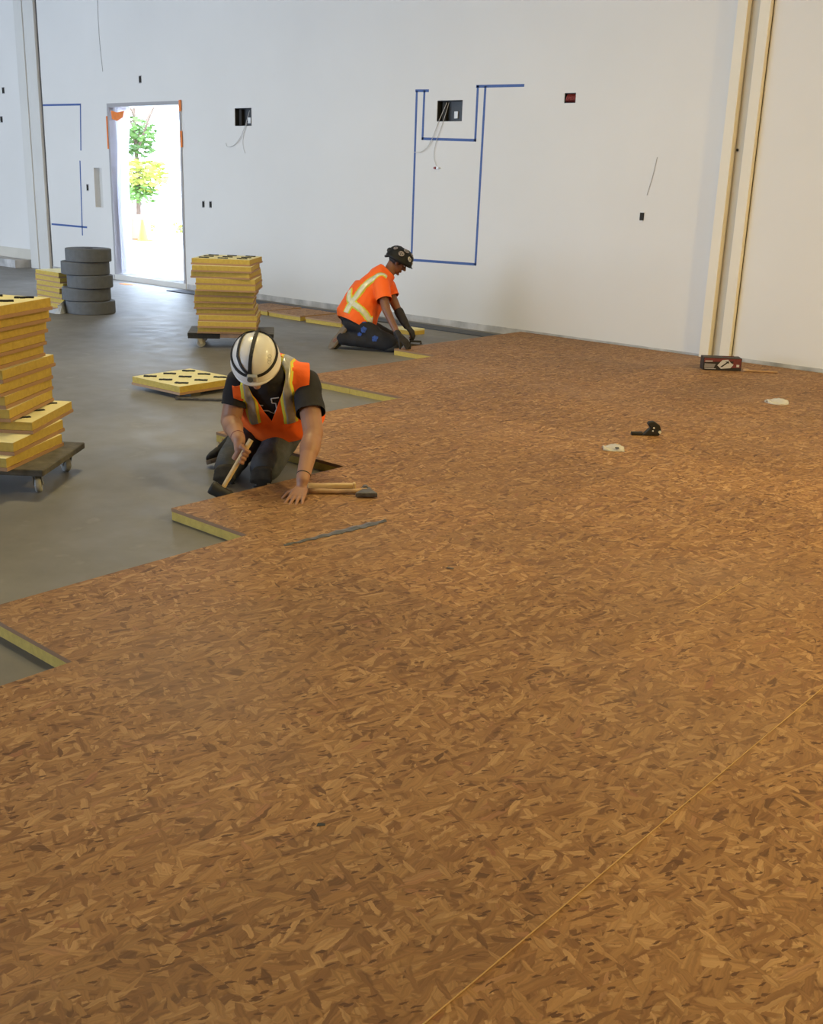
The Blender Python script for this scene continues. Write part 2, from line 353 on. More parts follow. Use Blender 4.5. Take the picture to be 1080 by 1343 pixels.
def window_wall(name, fixed, axis, lo, hi, wins, label):
    g = G()
    for a, b, c, d in wall_with_holes(lo, hi, 0, RZ, [(w[0], w[1], WZ0, WZ1) for w in wins]):
        if axis == 'x': g.span((fixed, a, c), (fixed + .2, b, d))
        else: g.span((a, fixed - .2, c), (b, fixed, d))
    w = struct(obj(name, g, 'wall'), label)
    for a, b in wins:
        for t in range(5):
            q = a + (b - a) * t / 4; g = G()
            if axis == 'x': g.span((fixed + .05, q - .03, WZ0), (fixed + .11, q + .03, WZ1))
            else: g.span((q - .03, fixed - .11, WZ0), (q + .03, fixed - .05, WZ1))
            obj('mullion', g, 'mullion', w)
    return w
g = G(); g.span((RX1, RY0, 0), (RX1 + .2, WY + .3, RZ)); struct(obj('wall_right', g, 'wall'), 'plain white right wall')
window_wall('wall_front', RY0, 'y', RX0, RX1, WIN_F, 'wall behind the camera with tall windows')
g = G(); g.span((RX0 - .2, RY0, 0), (RX0, WY + .3, RZ)); struct(obj('wall_left', g, 'wall'), 'far left white wall')
g = G(); g.span((RX0 - .2, RY0 - .2, RZ), (RX1 + .2, WY + .3, RZ + .2)); struct(obj('ceiling', g, 'ceiling'), 'flat dark grey ceiling')  # dark tone chosen so less light bounces onto the wall top
for k, (x, y, w) in enumerate(LAMPS):
    t = thing('high_bay_lamp', ['farthest left high-bay lamp under the ceiling', 'high-bay lamp over the left half of the slab', 'high-bay lamp over the middle of the room', 'high-bay lamp over the laid boards', 'high-bay lamp close to the back wall at the far right'][k], 'lamp', (x, y, RZ - 1.80), group='high-bay lamps under the ceiling')
    g = G(); g.box((0, 0, .06), (1.26, .60, .10)); obj('housing', g, 'mullion', t)
    for q in (-.5, .5): g = G(); g.cyl((q, 0, .11), (q, 0, 1.80), .006, n=6); obj('hanger', g, 'mullion', t)

# grubby wall foot and the kerb left of the far column
g = G(); g.span((-16.65, WY - .008, 0), (DOOR[0] - .02, WY, .07)); g.span((DOOR[1] + .03, WY - .008, 0), (-4.78, WY, .075)); g.span((-4.44, WY - .008, 0), (RX1, WY, .09))
struct(obj('baseboard_back', g, 'wall_dirty'), 'grubby unpainted strip along the wall foot')
g = G(); g.span((-22, WY - .30, 0), (-17.35, WY, .13)); struct(obj('baseboard_left', g, 'wall_dirty'), 'low concrete kerb left of the far column')
g = G(); g.span((-22, WY - .006, .13), (-17.29, WY, .30)); struct(obj('baseboard_left.001', g, 'cream_grey'), 'grey band above the low kerb')
g = G(); g.span((DOOR[0], WY - .012, 0), (DOOR[1] + .0, WY + .30, .08)); struct(obj('trim_4', g, 'column_grey'), 'raised door sill')

def column(name, x0, x1, parts, label):
    root = bpy.data.objects.new(name, None); COL.objects.link(root); root.location = (x0, WY, 0); struct(root, label)
    for nm, a, b, p, m in parts:
        g = G(); g.span((a - x0, -p, 0), (b - x0, .0, RZ)); obj(nm, g, m, root, bevel=.004)
    return root
column('trim_1', -4.80, -4.456, [('flange', -4.765, -4.665, .085, 'cream'), ('web', -4.665, -4.563, .006, 'cream_grey'), ('flange', -4.563, -4.462, .06, 'cream'), ('edge_line', -4.462, -4.454, .004, 'edge_dark')], 'cream steel column with a recessed web near the right edge')  # web grey and thin dark strip paint in recess and edge shadow
column('trim_2', -17.27, -16.645, [('edge_line', -17.29, -17.262, .006, 'edge_dark'), ('flange', -17.262, -17.02, .05, 'column_grey'), ('web', -17.02, -16.90, .03, 'column_grey'), ('flange', -16.90, -16.672, .05, 'column_grey'), ('edge_line', -16.672, -16.645, .006, 'edge_dark')], 'pale grey column at the far left')

# ------------------------------------------------------------------ doorway: frame, tape, plastic sheet, scraps
dr = bpy.data.objects.new('door_1', None); COL.objects.link(dr); dr.location = (-13.925, WY, .08); struct(dr, 'open doorway full of glaring daylight')
def dpart(nm, a, b, m, **k):
    g = G(); g.span([a[0] + 13.925, a[1] - WY, a[2] - .08], [b[0] + 13.925, b[1] - WY, b[2] - .08]); return obj(nm, g, m, dr, **k)
dpart('frame_jamb', (DOOR[0], WY - .012, .08), (DOOR[0] + .045, WY + .30, 2.6), 'frame_grey')
dpart('frame_jamb', (DOOR[1] - .045, WY - .012, .08), (DOOR[1], WY + .30, 2.6), 'frame_grey')
dpart('frame_head', (DOOR[0] + .045, WY - .012, 2.55), (DOOR[1] - .045, WY + .30, 2.6), 'frame_grey')
for (x0, x1, z0, z1) in ((-14.85, -14.82, 1.95, 2.42), (-13.05, -13.005, 2.46, 2.61), (-13.035, -13.0, 1.98, 2.20)):
    dpart('orange_tape', (x0, WY - .020, z0), (x1, WY - .0125, z1), 'orange_tape')
g = G(); poly = [(0, 0), (.16, -.03), (.34, -.01), (.30, -.10), (.15, -.15), (.02, -.12)]
g.prism(poly, (1, 0, 0), (0, 0, 1), (-14.76, WY + .01, 2.50), (0, .004, 0)); tp = obj('orange_tape_patch', g, 'orange_tape'); tp.parent = dr; tp.location = (13.925, -WY, -.08)
# plastic sheet: hangs in folds from the door head along the left jamb
g = G(); rings = []
for k in range(40):
    z = 2.545 - k * (2.44 / 39); t = k / 39; row = []
    wdt = .40 - .26 * math.sin(min(1, t * 1.15) * math.pi * .62) ** 2 + .16 * max(0, t - .72)
    for i in range(26):
        u = i / 25
        row.append(V((-14.775 + u * wdt, WY + .10 + .035 * math.sin(u * 19 + 2.2 * t) * (.4 + t) + .015 * math.sin(7 * t + 9 * u) - .02 * u, z)))
    rings.append(row)
g.loft(rings, cap=False, closed=False)
sh = obj('plastic_sheet', g, 'plastic', smooth=True); tag(sh, 'translucent plastic dust sheet hanging down the left side of the doorway', 'plastic sheet')
so = sh.modifiers.new('s', 'SOLIDIFY'); so.thickness = .0015
g = G(); g.prism([(-.14, -.06), (.05, -.09), (.15, -.02), (.12, .06), (-.02, .08), (-.13, .04)], (1, 0, 0), (0, 1, 0), (-14.03, 9.54, 0), (0, 0, .006))
tag(obj('tape_scrap', g, 'orange_tape'), 'scrap of orange tape on the floor before the doorway', 'tape')

# ------------------------------------------------------------------ outside the doorway
g = G(); g.span((-75, WY + .32, -.3), (5, 80, .03)); struct(obj('floor.001', g, 'paving'), 'pale sunlit paving outside the doorway')
def leaves(g, c, rad, n, sz):
    for _ in range(n):
        d = V((random.gauss(0, 1), random.gauss(0, 1), random.gauss(0, 1))).normalized() * random.random() ** .4
        p = V(c) + V((d.x * rad[0], d.y * rad[1], d.z * rad[2])); a = V((random.gauss(0, 1), random.gauss(0, 1), random.gauss(0, 1))).normalized(); x, y = perp(a); s = sz * random.uniform(.6, 1.3)
        g.add([p + x * s, p + y * s * .45, p - x * s, p - y * s * .45], [(0, 1, 2, 3)])
def tree(name, label, base, h, blobs, cat='tree'):
    t = thing(name, label, cat, base)
    g = G(); g.tube([(0, 0, 0), (.05, .02, h * .3), (-.06, .05, h * .6), (.05, 0, h * .9)], [.07, .06, .05, .02])
    for k in range(4):
        a = k * 1.7; g.tube([(0, .02, h * .45 + k * .3), (math.cos(a) * .6, math.sin(a) * .6, h * .62 + k * .3), (math.cos(a) * 1.1, math.sin(a) * 1.1, h * .75 + k * .3)], [.035, .025, .01])
    obj('trunk', g, 'bark', t)
    for c, r, n, sz, m in blobs:
        g = G(); leaves(g, c, r, n, sz); o = obj('foliage', g, m, t); o['kind'] = 'stuff'
    return t
tree('leafy_tree', 'green leafy tree seen through the open doorway', (-24.7, 17.2, .03), 4.6,
     [((0, 0, 2.45), (.62, .62, .55), 420, .10, 'leaf'), ((.25, .1, 1.55), (.75, .65, .42), 420, .10, 'leaf_yellow'), ((.05, 0, 1.1), (.55, .5, .32), 260, .09, 'leaf')])
tree('leafy_tree.001', 'dark leafy branch crown high in the doorway', (-22.6, 14.9, .03), 4.4, [((.1, .1, 3.35), (.8, .75, .26), 420, .09, 'leaf_dark')])
for k in range(5):
    t = thing('kerb_shrub' if not k else 'kerb_shrub.%03d' % k, ['lowest left', 'second from the left', 'middle', 'fourth from the left', 'rightmost'][k] + ' of the small yellow-green shrubs far outside the doorway', 'shrub', (-26.2 + k * .75, 18.6 + k * .5, .03), group='shrubs outside the doorway')
    g = G(); leaves(g, (0, 0, .16), (.22, .22, .16), 90, .06); o = obj('foliage', g, 'leaf_yellow', t); o['kind'] = 'stuff'
    g = G(); g.tube([(0, 0, 0), (.01, 0, .15)], .015); obj('stem', g, 'bark', t)
pl = thing('brick_planter', 'brown brick planter outside the doorway below the tree', 'planter', (-24.1, 16.2, .03))
for r in range(5):
    for k in range(5):
        g = G(); g.box((-.62 + k * .31 + (.08 if r % 2 else -.08), -.25 + (0), .06 + r * .115), (.295, .14, .10)); obj('brick', g, 'brick_far', pl)
g = G(); g.box((0, .14, .30), (1.5, .6, .56)); obj('planter_body', g, 'brick_far', pl)
cn = thing('traffic_cone', 'orange traffic cone outside the doorway', 'cone', (-22.8, 16.0, .03))
g = G(); g.cyl((0, 0, .03), (0, 0, .5), .13, .03); obj('cone_body', g, 'cone_orange', cn); g = G(); g.box((0, 0, .015), (.34, .34, .03)); obj('cone_base', g, 'cone_orange', cn)

# ------------------------------------------------------------------ laid subfloor
XL = [-6.93, -6.384, -5.80, -5.235, -4.67, -4.10, -3.536, -2.923, -2.297, -1.67, -1.045, -.445, .155, .755, 1.355]
YL = [-.695, -.095, .505, 1.105, 1.705, 2.34, 2.975, 3.57, 4.16, 4.75, 5.34, 5.936, 6.52, 7.11, 7.70, 8.27, 8.85, 9.42, 9.80]
def left_edge(y):
    for top, x in ((1.705, -2.923), (2.975, -3.536), (4.16, -4.10), (5.936, -5.235), (7.70, -6.384), (99, -6.93)):
        if y < top: return x
sub = bpy.data.objects.new('subfloor', None); COL.objects.link(sub); struct(sub, 'strand board subfloor laid over most of the slab')
unit_top = G().box((0, 0, 0), (1, 1, 1)); cache = {}
OT = .017
for xa, xb in zip(XL, XL[1:]):
    for ya, yb in zip(YL, YL[1:]):
        cx, cy = (xa + xb) / 2, (ya + yb) / 2
        if cx < left_edge(cy): continue
        w, h = round(xb - xa, 3), round(yb - ya, 3); gap = .0009
        if (w, h) not in cache:
            a = mesh_of(G().box((0, 0, -OT / 2), (w - gap, h - .0001, OT)), 'panel_board'); a.materials.append(MAT['osb'])
            b = mesh_of(G().box((0, 0, -OT - .0215), (w - gap - .002, h - gap - .002, .043)), 'panel_foam'); b.materials.append(MAT['foam'])
            c_ = a.copy(); c_.materials.clear(); c_.materials.append(MAT['osb_lit_edge']); cache[(w, h)] = (a, b, c_)
        lift = 0
        if abs(xb + 1.045) < .01 and cy < 3.3: lift = .0040
        elif abs(xb + 1.67) < .01 and cy < 4: lift = .0018
        elif random.random() < .25: lift = random.uniform(0, .0008)
        p = obj('subfloor_panel', cache[(w, h)][2 if lift > .001 else 0], None, sub); p.location = (cx, cy, .0605 + lift); p.rotation_euler = (0, 0, random.choice((0, math.pi)))
        q = obj('foam_layer', cache[(w, h)][1], None, p)
g = G(); g.span((1.356, -6.5, .043), (6.6, 9.8, .06)); g.span((-2.92, -6.5, .043), (1.354, -.697, .06)); o = obj('subfloor_field', g, 'osb', sub); o['kind'] = 'stuff'

# perimeter foam strip on the slab along the wall
g = G(); g.span((-12.95, 9.45, 0), (-6.935, 9.69, .012)); tag(obj('perimeter_strip', g, 'strip_foam'), 'dark grey foam strip lying on the slab along the wall foot', 'foam strip')

# ------------------------------------------------------------------ loose panels (foam with pads up, strand board down)
PW = .585
m_osb = mesh_of(G().box((0, 0, .0085), (PW, PW, .017)), 'loose_board'); m_osb.materials.append(MAT['osb_loose'])
g = G(); g.box((0, 0, .0385), (PW - .012, PW - .012, .043)); m_foam = mesh_of(g, 'loose_foam'); m_foam.materials.append(MAT['foam'])
m_face = mesh_of(G().box((0, 0, .0604), (PW - .014, PW - .014, .0012)), 'foam_face'); m_face.materials.append(MAT['foam_face'])
def pad_mesh(k):
    g = G(); rnd = random.Random(k)
    for i in range(4): g.box((-.036 + i * .024, rnd.uniform(-.006, .006), .0045), (.026, rnd.uniform(.016, .030), .009), rotz(rnd.uniform(-.4, .4)))
    me = mesh_of(g, 'pad'); me.materials.append(MAT['pad']); return me
PADS = [pad_mesh(k) for k in range(4)]
def loose_panel(label, loc, rz, pads=(), flip=False, group=None, sz=1., pad_turn=0., sxy=1., top=True, pz=1.):
    t = thing('insulation_panel', label, 'panel', loc, rz, group)
    t.scale = (sxy, sxy, sz)
    if flip: t.rotation_euler = (math.pi, 0, rz); t.location.z += .0605 * sz
    obj('board_layer', m_osb, None, t); f = obj('foam_layer', m_foam, None, t)
    if top: obj('foam_face', m_face, None, f)
    for k, (x, y) in enumerate(pads):
        p = obj('rubber_pad', PADS[k % 4], None, t); p.location = (x, y, .0606); p.rotation_euler = (0, 0, pad_turn); p.scale = (1, 1, pz)
    return t
PAD9 = [(x, y) for x in (-.19, 0, .19) for y in (-.19, 0, .19)]
ORD = ['topmost', 'second', 'third', 'fourth', 'fifth', 'sixth', 'seventh', 'eighth', 'ninth', 'tenth', 'eleventh', 'bottom']

def dolly(label, loc, rz, L, Wd, ztop, bare=True, wheels=True, cturn=0.):
    t = thing('panel_dolly', label, 'dolly', loc, rz); th = .035
    g = G(); g.box((0, 0, ztop - th / 2), (L, Wd, th)); obj('deck_board', g, 'dolly_wood', t, bevel=.006)
    for s in (-1, 1):
        if bare:
            for q in (-1, 1):
                g = G(); g.box((q * L * .31, s * (Wd / 2 + .003), ztop - th / 2 - .009), (L * .37, .008, th + .016)); obj('carpet_edge', g, 'carpet_black', t)
            g = G(); g.box((0, s * (Wd / 2 + .001), ztop - th / 2 - .004), (L * .245, .004, th + .008)); obj('bare_edge', g, 'dolly_bare', t)
    R = .045
    for sx in (-1, 1):
        for sy in (-1, 1):
            x, y = sx * (L / 2 - .10), sy * (Wd / 2 - .07)
            c = obj('caster', G().box((x, y, ztop - th - .004), (.075, .06, .008)), 'steel', t)
            a = cturn + sx * .25; Rm = rotz(a); top = ztop - th - .008
            g = G()
            for q in (-1, 1): g.prism([(-.028, 0), (.028, 0), (.034, -(top - R) - .008), (.012, -(top - R) - .012)], Rm @ V((1, 0, 0)), (0, 0, 1), V((x, y, top)) + Rm @ V((0, q * .022 - .0015, 0)), Rm @ V((0, .003, 0)))
            g.box((x, y, top - .003), (.05, .045, .006), Rm); obj('fork', g, 'steel', c)
            wc = V((x, y, R)) + Rm @ V((.022, 0, 0)); ax = Rm @ V((0, 1, 0))
            g = G(); u, w = V((0, 0, 1)), ax.cross(V((0, 0, 1)))
            g.ell([(wc + ax * q, u * r, w * r) for q, r in ((-.016, R - .012), (-.015, R - .003), (-.008, R), (.008, R), (.015, R - .003), (.016, R - .012))], 20); obj('wheel', g, 'caster_tyre', c, smooth=True)
            g = G(); g.cyl(wc - ax * .026, wc + ax * .026, .009, n=10); obj('axle', g, 'steel', c)
    return t
# big stack by the left edge of the picture
A = math.radians(123.5); du = V((math.cos(A), math.sin(A), 0)); dn = V((du.y, -du.x, 0))     # along the visible face, and outwards
N_, R0 = V((-4.822, 2.722, 0)), V((-5.20, 3.20, 0))
dd = (R0 - N_).normalized(); da = math.atan2(dd.y, dd.x); Ld, Wdd = .62, .70
dc = N_ + dd * (Ld / 2 - .0) + V((-dd.y, dd.x, 0)) * (Wdd / 2)
dolly('worn plywood dolly on casters under the tall stack by the left picture edge', (dc.x, dc.y, 0), da, Ld, Wdd, .150, bare=False, cturn=.5)
RB = {12: (-5.215, 3.083), 11: (-5.271, 3.127), 10: (-5.417, 3.277), 9: (-5.47, 3.19), 8: (-5.475, 3.195), 7: (-5.453, 3.185), 6: (-5.471, 3.215), 5: (-5.455, 3.147), 4: (-5.435, 3.149), 3: (-5.44, 3.165), 2: (-5.398, 3.162), 1: (-5.36, 3.154)}
AN = {12: 121, 11: 124, 10: 128, 9: 127.5, 8: 125.5, 7: 123, 6: 123, 5: 122, 4: 121, 3: 121, 2: 119, 1: 118}
for k in range(12, 0, -1):
    a = math.radians(AN[k]); d = V((math.cos(a), math.sin(a), 0)); n = V((d.y, -d.x, 0)); r = V((*RB[k], 0)); c = r - d * (PW / 2) - n * (PW / 2)
    pads = PAD9 if k in (1, 10) else ()
    nm = ORD[k - 1]
    lab = {1: 'topmost foam panel with black pads on the tall stack at the left picture edge', 10: 'askew foam panel sticking out of the tall stack at the left picture edge', 12: 'bottom foam panel resting on the dolly of the tall left-edge stack'}.get(k, nm + ' foam panel from the top of the tall stack at the left picture edge')
    loose_panel(lab, (c.x, c.y, .150 + .066 * (12 - k)), a, pads, group='panels stacked on the left dolly', sz=1.0 if k == 10 else 1.07, pad_turn=-.9, pz=.5 if k == 10 else 1)
# middle stack
MC = [(-8.147, 6.571), (-8.077, 6.525), (-8.104, 6.529), (-8.06, 6.555), (-8.056, 6.553), (-8.125, 6.594), (-8.135, 6.593), (-8.156, 6.609), (-8.165, 6.637), (-8.14, 6.642), (-8.131, 6.623), (-8.17, 6.65)]
MA = [37, 41, 38, 42.5, 42.5, 45, 46.5, 46.5, 46, 45.5, 45.5, 47]
dolly('dolly with black carpeted edge and casters under the stack before the doorway', (-8.36, 6.87, 0), math.radians(48), .83, .52, .148, cturn=.6)
for k in range(11, -1, -1):
    a = math.radians(MA[k]); d = V((math.cos(a), math.sin(a), 0)); n = V((-d.y, d.x, 0)); c = V((*MC[k], 0)) + n * (PW * .485)
    lab = {0: 'topmost foam panel with black pads on the stack right of the doorway', 11: 'bottom foam panel on the carpeted dolly right of the doorway'}.get(k, ORD[k] + ' foam panel from the top of the stack right of the doorway')
    loose_panel(lab, (c.x, c.y, .1485 + .0592 * (11 - k)), a, PAD9 if k == 0 else (), group='panels stacked on the carpeted dolly', sz=.965, sxy=.97, pad_turn=-.1)
# small far stack left of the rolls
FC = [(-12.36, -11.74), (-12.32, -11.74), (-12.30, -11.74), (-12.33, -11.73), (-12.32, -11.75), (-12.28, -11.73), (-12.26, -11.74)]
for k in range(6, -1, -1):
    xl, xr = FC[k]
    loose_panel(('topmost' if k == 0 else 'bottom' if k == 6 else ORD[k]) + (' panel' if k in (0, 6) else ' panel from the top') + ' of the short stack behind the grey foam rolls', ((xl + xr) / 2 - .02 * (k % 2), 7.05 + .29, .0625 * (6 - k)), math.radians(-3 + 2 * (k % 3)), group='panels in the short far stack', sz=1.02, top=True)
# upturned panel on the slab, resting on a pry bar
loose_panel('upturned foam panel with nine black pads lying alone on the slab', (-6.765, 5.085, .030), math.radians(2), PAD9, pad_turn=math.radians(42), sz=1.05)
t = thing('pry_bar', 'dark flat bar poking out under the upturned foam panel', 'pry bar', (-6.30, 4.92, 0), math.radians(41))
g = G(); g.box((0, 0, .013), (.42, .035, .014)); obj('bar', g, 'old_steel', t, bevel=.003)
g = G(); g.cyl((-.215, -.02, .014), (-.215, .02, .014), .013); obj('bar_end', g, 'old_steel', t)
g = G(); g.cyl((.215, -.02, .014), (.215, .02, .014), .014); obj('bar_tip', g, 'steel', t)
for k, (x, y) in enumerate(((-6.55, 4.98), (-6.98, 5.25))):
    g = G(); g.box((x, y, .0145), (.10, .09, .029)); tag(obj('wood_block', g, 'dolly_wood'), ['wood block', 'offcut block'][k] + ' hidden under the ' + ['near', 'far'][k] + ' part of the upturned panel', 'block')
# three panels laid along the wall foot, strand board up
for k, x in enumerate((-10.27, -9.62, -8.95)):
    loose_panel(['leftmost', 'middle', 'rightmost'][k] + ' of three board-up panels on the slab by the foam strip', (x, 9.03 - .02 * k, 0), math.radians((2, -2, 1)[k]), flip=True, group='panels laid along the wall', top=False)
g = G(); g.span((-8.02, 8.90, 0), (-7.74, 9.10, .043)); o = thing('panel_offcut', 'short yellow panel offcut beyond the far kneeling worker', 'panel', (0, 0, 0)); obj('foam_layer', g, 'foam', o)
g = G(); g.span((-8.02, 8.90, .043), (-7.74, 9.10, .060)); obj('board_layer', g, 'foam_face', o)

# ------------------------------------------------------------------ rolls of grey foam
ROLL = [(-11.36, 7.19, .285), (-11.40, 7.17, .278), (-11.33, 7.18, .262), (-11.38, 7.16, .276), (-11.32, 7.17, .262)]
for k, (x, y, r) in enumerate(ROLL):
    h = .148; z0 = k * .1510
    t = thing('foam_roll', ['bottom grey foam roll with its loose tail, under four others', 'second grey foam roll from the bottom of the stack', 'middle grey foam roll of the stack of five', 'fourth grey foam roll from the bottom of the stack', 'topmost grey foam roll of the stack left of the doorway'][k], 'foam roll', (x, y, z0), random.uniform(0, 6), group='stack of grey foam rolls')
    g = G(); pr = [(.045, .0), (.05, -0.0), (r - .012, 0), (r - .002, .006), (r, .02), (r, h - .02), (r - .002, h - .006), (r - .012, h), (.05, h), (.045, h)]
    g.loft([[V((math.cos(2 * math.pi * i / 48) * q, math.sin(2 * math.pi * i / 48) * q, z)) for i in range(48)] for q, z in pr], cap=False); obj('roll_body', g, 'grey_foam', t, smooth=False)
    g = G(); pts = []
    for i in range(260):
        a = i * .17; q = .055 + (r - .07) * i / 259; pts.append((math.cos(a) * q, math.sin(a) * q, h - .001))
    g.tube(pts, .0022, 5); obj('winding_edge', g, 'strip_foam', t)
    g = G(); a0 = math.radians(-158 + 9 * (k % 2)) - t.rotation_euler.z; rg = []
    for i in range(7):
        a = a0 + i * .07; q = r + .004 + .004 * (6 - i) / 6; rg.append([V((math.cos(a) * q, math.sin(a) * q, z)) for z in (.003, h - .003)] + [V((math.cos(a) * (q - .01), math.sin(a) * (q - .01), z)) for z in (h - .003, .003)])
    if k: g.loft(rg); obj('loose_end', g, 'foam_sheen', t)
    else:
        tl = []; g = G(); Rz = rotz(-t.rotation_euler.z); ctr = V((x, y, 0))
        px = [(-11.58, 7.06), (-11.51, 6.94), (-11.42, 6.87), (-11.40, 6.80), (-11.46, 6.76), (-11.58, 6.77), (-11.72, 6.80)]
        for i in range(19):
            u = i / 18; q_ = u * 6; j = min(5, int(q_)); fq = q_ - j; w_ = V((*px[j], 0)).lerp(V((*px[j + 1], 0)), fq); tw = V((*px[j + 1], 0)) - V((*px[j], 0)); sd = V((-tw.y, tw.x, 0)).normalized()
            hh = .14 * (1 - .45 * u); lean = u * 1.25; p = Rz @ (w_ - ctr); up_ = V((0, 0, math.cos(lean))) + Rz @ sd * math.sin(lean) * -1; nn = Rz @ sd * .005
            tl.append([p + V((0, 0, .003)), p + up_ * hh, p + up_ * hh + nn, p + V((0, 0, .003)) + nn])
        g.loft(tl); obj('loose_tail', g, 'foam_sheen', t)

# ------------------------------------------------------------------ painter's tape outlines, boxes and wires on the wall
def tape_outline(label, strips):
    x0 = strips[0][0]; t = thing('tape_outline', label, 'tape', (x0, WY, strips[0][1]))
    for xa, za, xb, zb in strips:
        a, b = V((xa - x0, 0, za - strips[0][1])), V((xb - x0, 0, zb - strips[0][1])); d = (b - a).normalized(); n = V((-d.z, 0, d.x)) * .0145
        g = G(); y = V((0, -.0012, 0)); g.loft([[a - n - d * .012, a + n - d * .012, a + n - d * .012 + y, a - n - d * .012 + y], [b - n + d * .012, b + n + d * .012, b + n + d * .012 + y, b - n + d * .012 + y]]); obj('tape_strip', g, 'blue_tape', t)
tape_outline('blue painter tape outline with a notched top around the right wall box', [(-8.64, 2.613, -8.46, 2.608), (-8.63, 2.60, -8.632, .722), (-8.515, 2.60, -8.520, 2.093), (-8.520, 2.093, -7.745, 2.076), (-7.747, 2.076, -7.745, 2.632), (-7.757, 2.634, -7.135, 2.625), (-7.641, 2.62, -7.660, .742), (-8.632, .722, -7.66, .738)])
tape_outline('blue painter tape outline beside the far left column', [(-16.63, 2.611, -15.55, 2.600), (-15.553, 2.60, -15.612, 1.935), (-15.655, 1.76, -15.705, .635), (-16.60, .758, -15.57, .757)])

def wall_box(label, hole, red=False):
    x0, x1, z0, z1 = hole; t = thing('recessed_box', label, 'wall box', ((x0 + x1) / 2, WY + .10, z0)); w, h = x1 - x0, z1 - z0; d = .095
    for nm, a, b in (('back_panel', (-w / 2, -.005, 0), (w / 2, 0, h)), ('side_panel', (-w / 2, -d, 0), (-w / 2 + .006, -.005, h)), ('side_panel', (w / 2 - .006, -d, 0), (w / 2, -.005, h)), ('top_panel', (-w / 2 + .006, -d, h - .006), (w / 2 - .006, -.005, h)), ('bottom_panel', (-w / 2 + .006, -d, 0), (w / 2 - .006, -.005, .006))):
        obj(nm, G().span(a, b), 'black_box', t)
    if not red:
        g = G(); g.box((w * .08, -.012, h * .33), (.055, .014, .075)); obj('outlet_plate', g, 'white_plastic', t, bevel=.003)
        g = G(); g.box((-w * .32, -.03, h * .5), (.05, .05, h * .9)); obj('cable_bracket', g, 'dark_hole', t)
    return t
wall_box('black recessed wall box between doorway and tape outline', TVA)
wall_box('black recessed wall box inside the tape notch', TVB)
t = wall_box('small wall box stuffed with red wires right of the tape outline', REDH, True)
for k in range(7):
    g = G(); x = -.058 + k * .017; g.tube([(x, -.06, .008), (x + .012, -.098, .03), (x + .022, -.10, .06), (x + .016, -.07, .09)], .006, 6); obj('red_wire', g, 'red_wire', t)
def wire(label, pts, r=.0035, m='wire'):
    # smooth the run of the wire
    P = [V(p) for p in pts]
    for _ in range(2):
        q = [P[0]]
        for a, b in zip(P, P[1:]): q += [a.lerp(b, .25), a.lerp(b, .75)]
        P = q + [P[-1]]
    g = G(); g.tube(P, r, 6); return tag(obj('hanging_wire', g, m, smooth=True), label, 'wire')
wire('curling pale wire hanging from the box near the doorway', [(-11.58, WY + .02, 2.45), (-11.62, WY - .015, 2.27), (-11.73, WY - .02, 2.10), (-11.88, WY - .015, 2.00), (-12.02, WY - .015, 1.985), (-12.04, WY - .012, 2.04)])
wire('short straight wire below the box near the doorway', [(-11.60, WY - .008, 2.30), (-11.69, WY - .01, 2.12), (-11.69, WY - .01, 1.99), (-11.645, WY - .01, 1.91)], .003)
wire('long pale wire trailing left out of the box in the tape notch', [(-8.20, WY + .03, 2.48), (-8.29, WY - .015, 2.25), (-8.38, WY - .02, 2.04), (-8.50, WY - .02, 1.945), (-8.62, WY - .02, 1.945)])
wire('second pale wire hanging from the box in the tape notch', [(-8.17, WY + .03, 2.48), (-8.21, WY - .012, 2.27), (-8.31, WY - .012, 2.06), (-8.34, WY - .012, 1.90), (-8.29, WY - .012, 1.80)], .003)
wire('thin dark scratch on the right part of the wall, built as a thread', [(-5.47, WY - .004, 1.92), (-5.495, WY - .006, 1.75), (-5.545, WY - .004, 1.56)], .002, 'frame_grey')  # wall scratch drawn as a thin raised thread
wire('thin string hanging from above over the doorway', [(-14.93, WY - .004, 4.4), (-14.96, WY - .006, 3.6), (-14.90, WY - .004, 3.05)], .003, 'frame_grey')
def outlet(label, x, z, w, h, lite=False):
    t = thing('outlet_box', label, 'outlet', (x, WY, z))
    g = G(); g.box((0, -.003, 0), (w, .006, h)); obj('opening_plate', g, 'dark_hole', t)  # solid dark plate; shade inside the opening put into its colour
    for s in (-1, 1):
        g = G(); g.box((s * .006, -.004, s * (h / 2 + .006)), (w * 1.05, .008, .009)); obj('mounting_ear', g, 'white_plastic' if lite else 'frame_grey', t)
outlet('open outlet box on the wall near the right column', -5.580, 1.354, .045, .075, True)
outlet('open outlet box high on the wall above the doorway', -13.965, 2.91, .055, .085)
outlet('left of two small outlet holes right of the doorway', -12.575, 1.22, .045, .075)
outlet('right of two small outlet holes right of the doorway', -12.415, 1.223, .045, .075)
outlet('small outlet hole between the far tape outline and the doorway recess', -15.48, 1.37, .05, .085)
outlet('upper dark hole on the wall left of the far column', -17.85, 2.865, .07, .085)
outlet('lower grey hole on the wall at the left picture edge', -17.98, 2.41, .07, .085)
t = thing('wall_stub', 'small red and grey pipe stubs inside the tape outline', 'pipe', (-8.31, WY, 1.775))
for k, (x, m) in enumerate(((0, 'red_wire'), (.04, 'steel'), (.065, 'wire'))):
    g = G(); g.cyl((x, 0, 0), (x, -.02, 0), .014 - .003 * k, n=10); obj('pipe_end', g, m, t)
g = G(); g.cyl((-4.64, WY - .012, 1.99), (-4.64, WY - .02, 1.99), .012); tag(obj('column_hole', g, 'dark_hole'), 'bolt hole in the recessed web of the right column', 'hole')  # dark disc; shade of the hole put into its colour

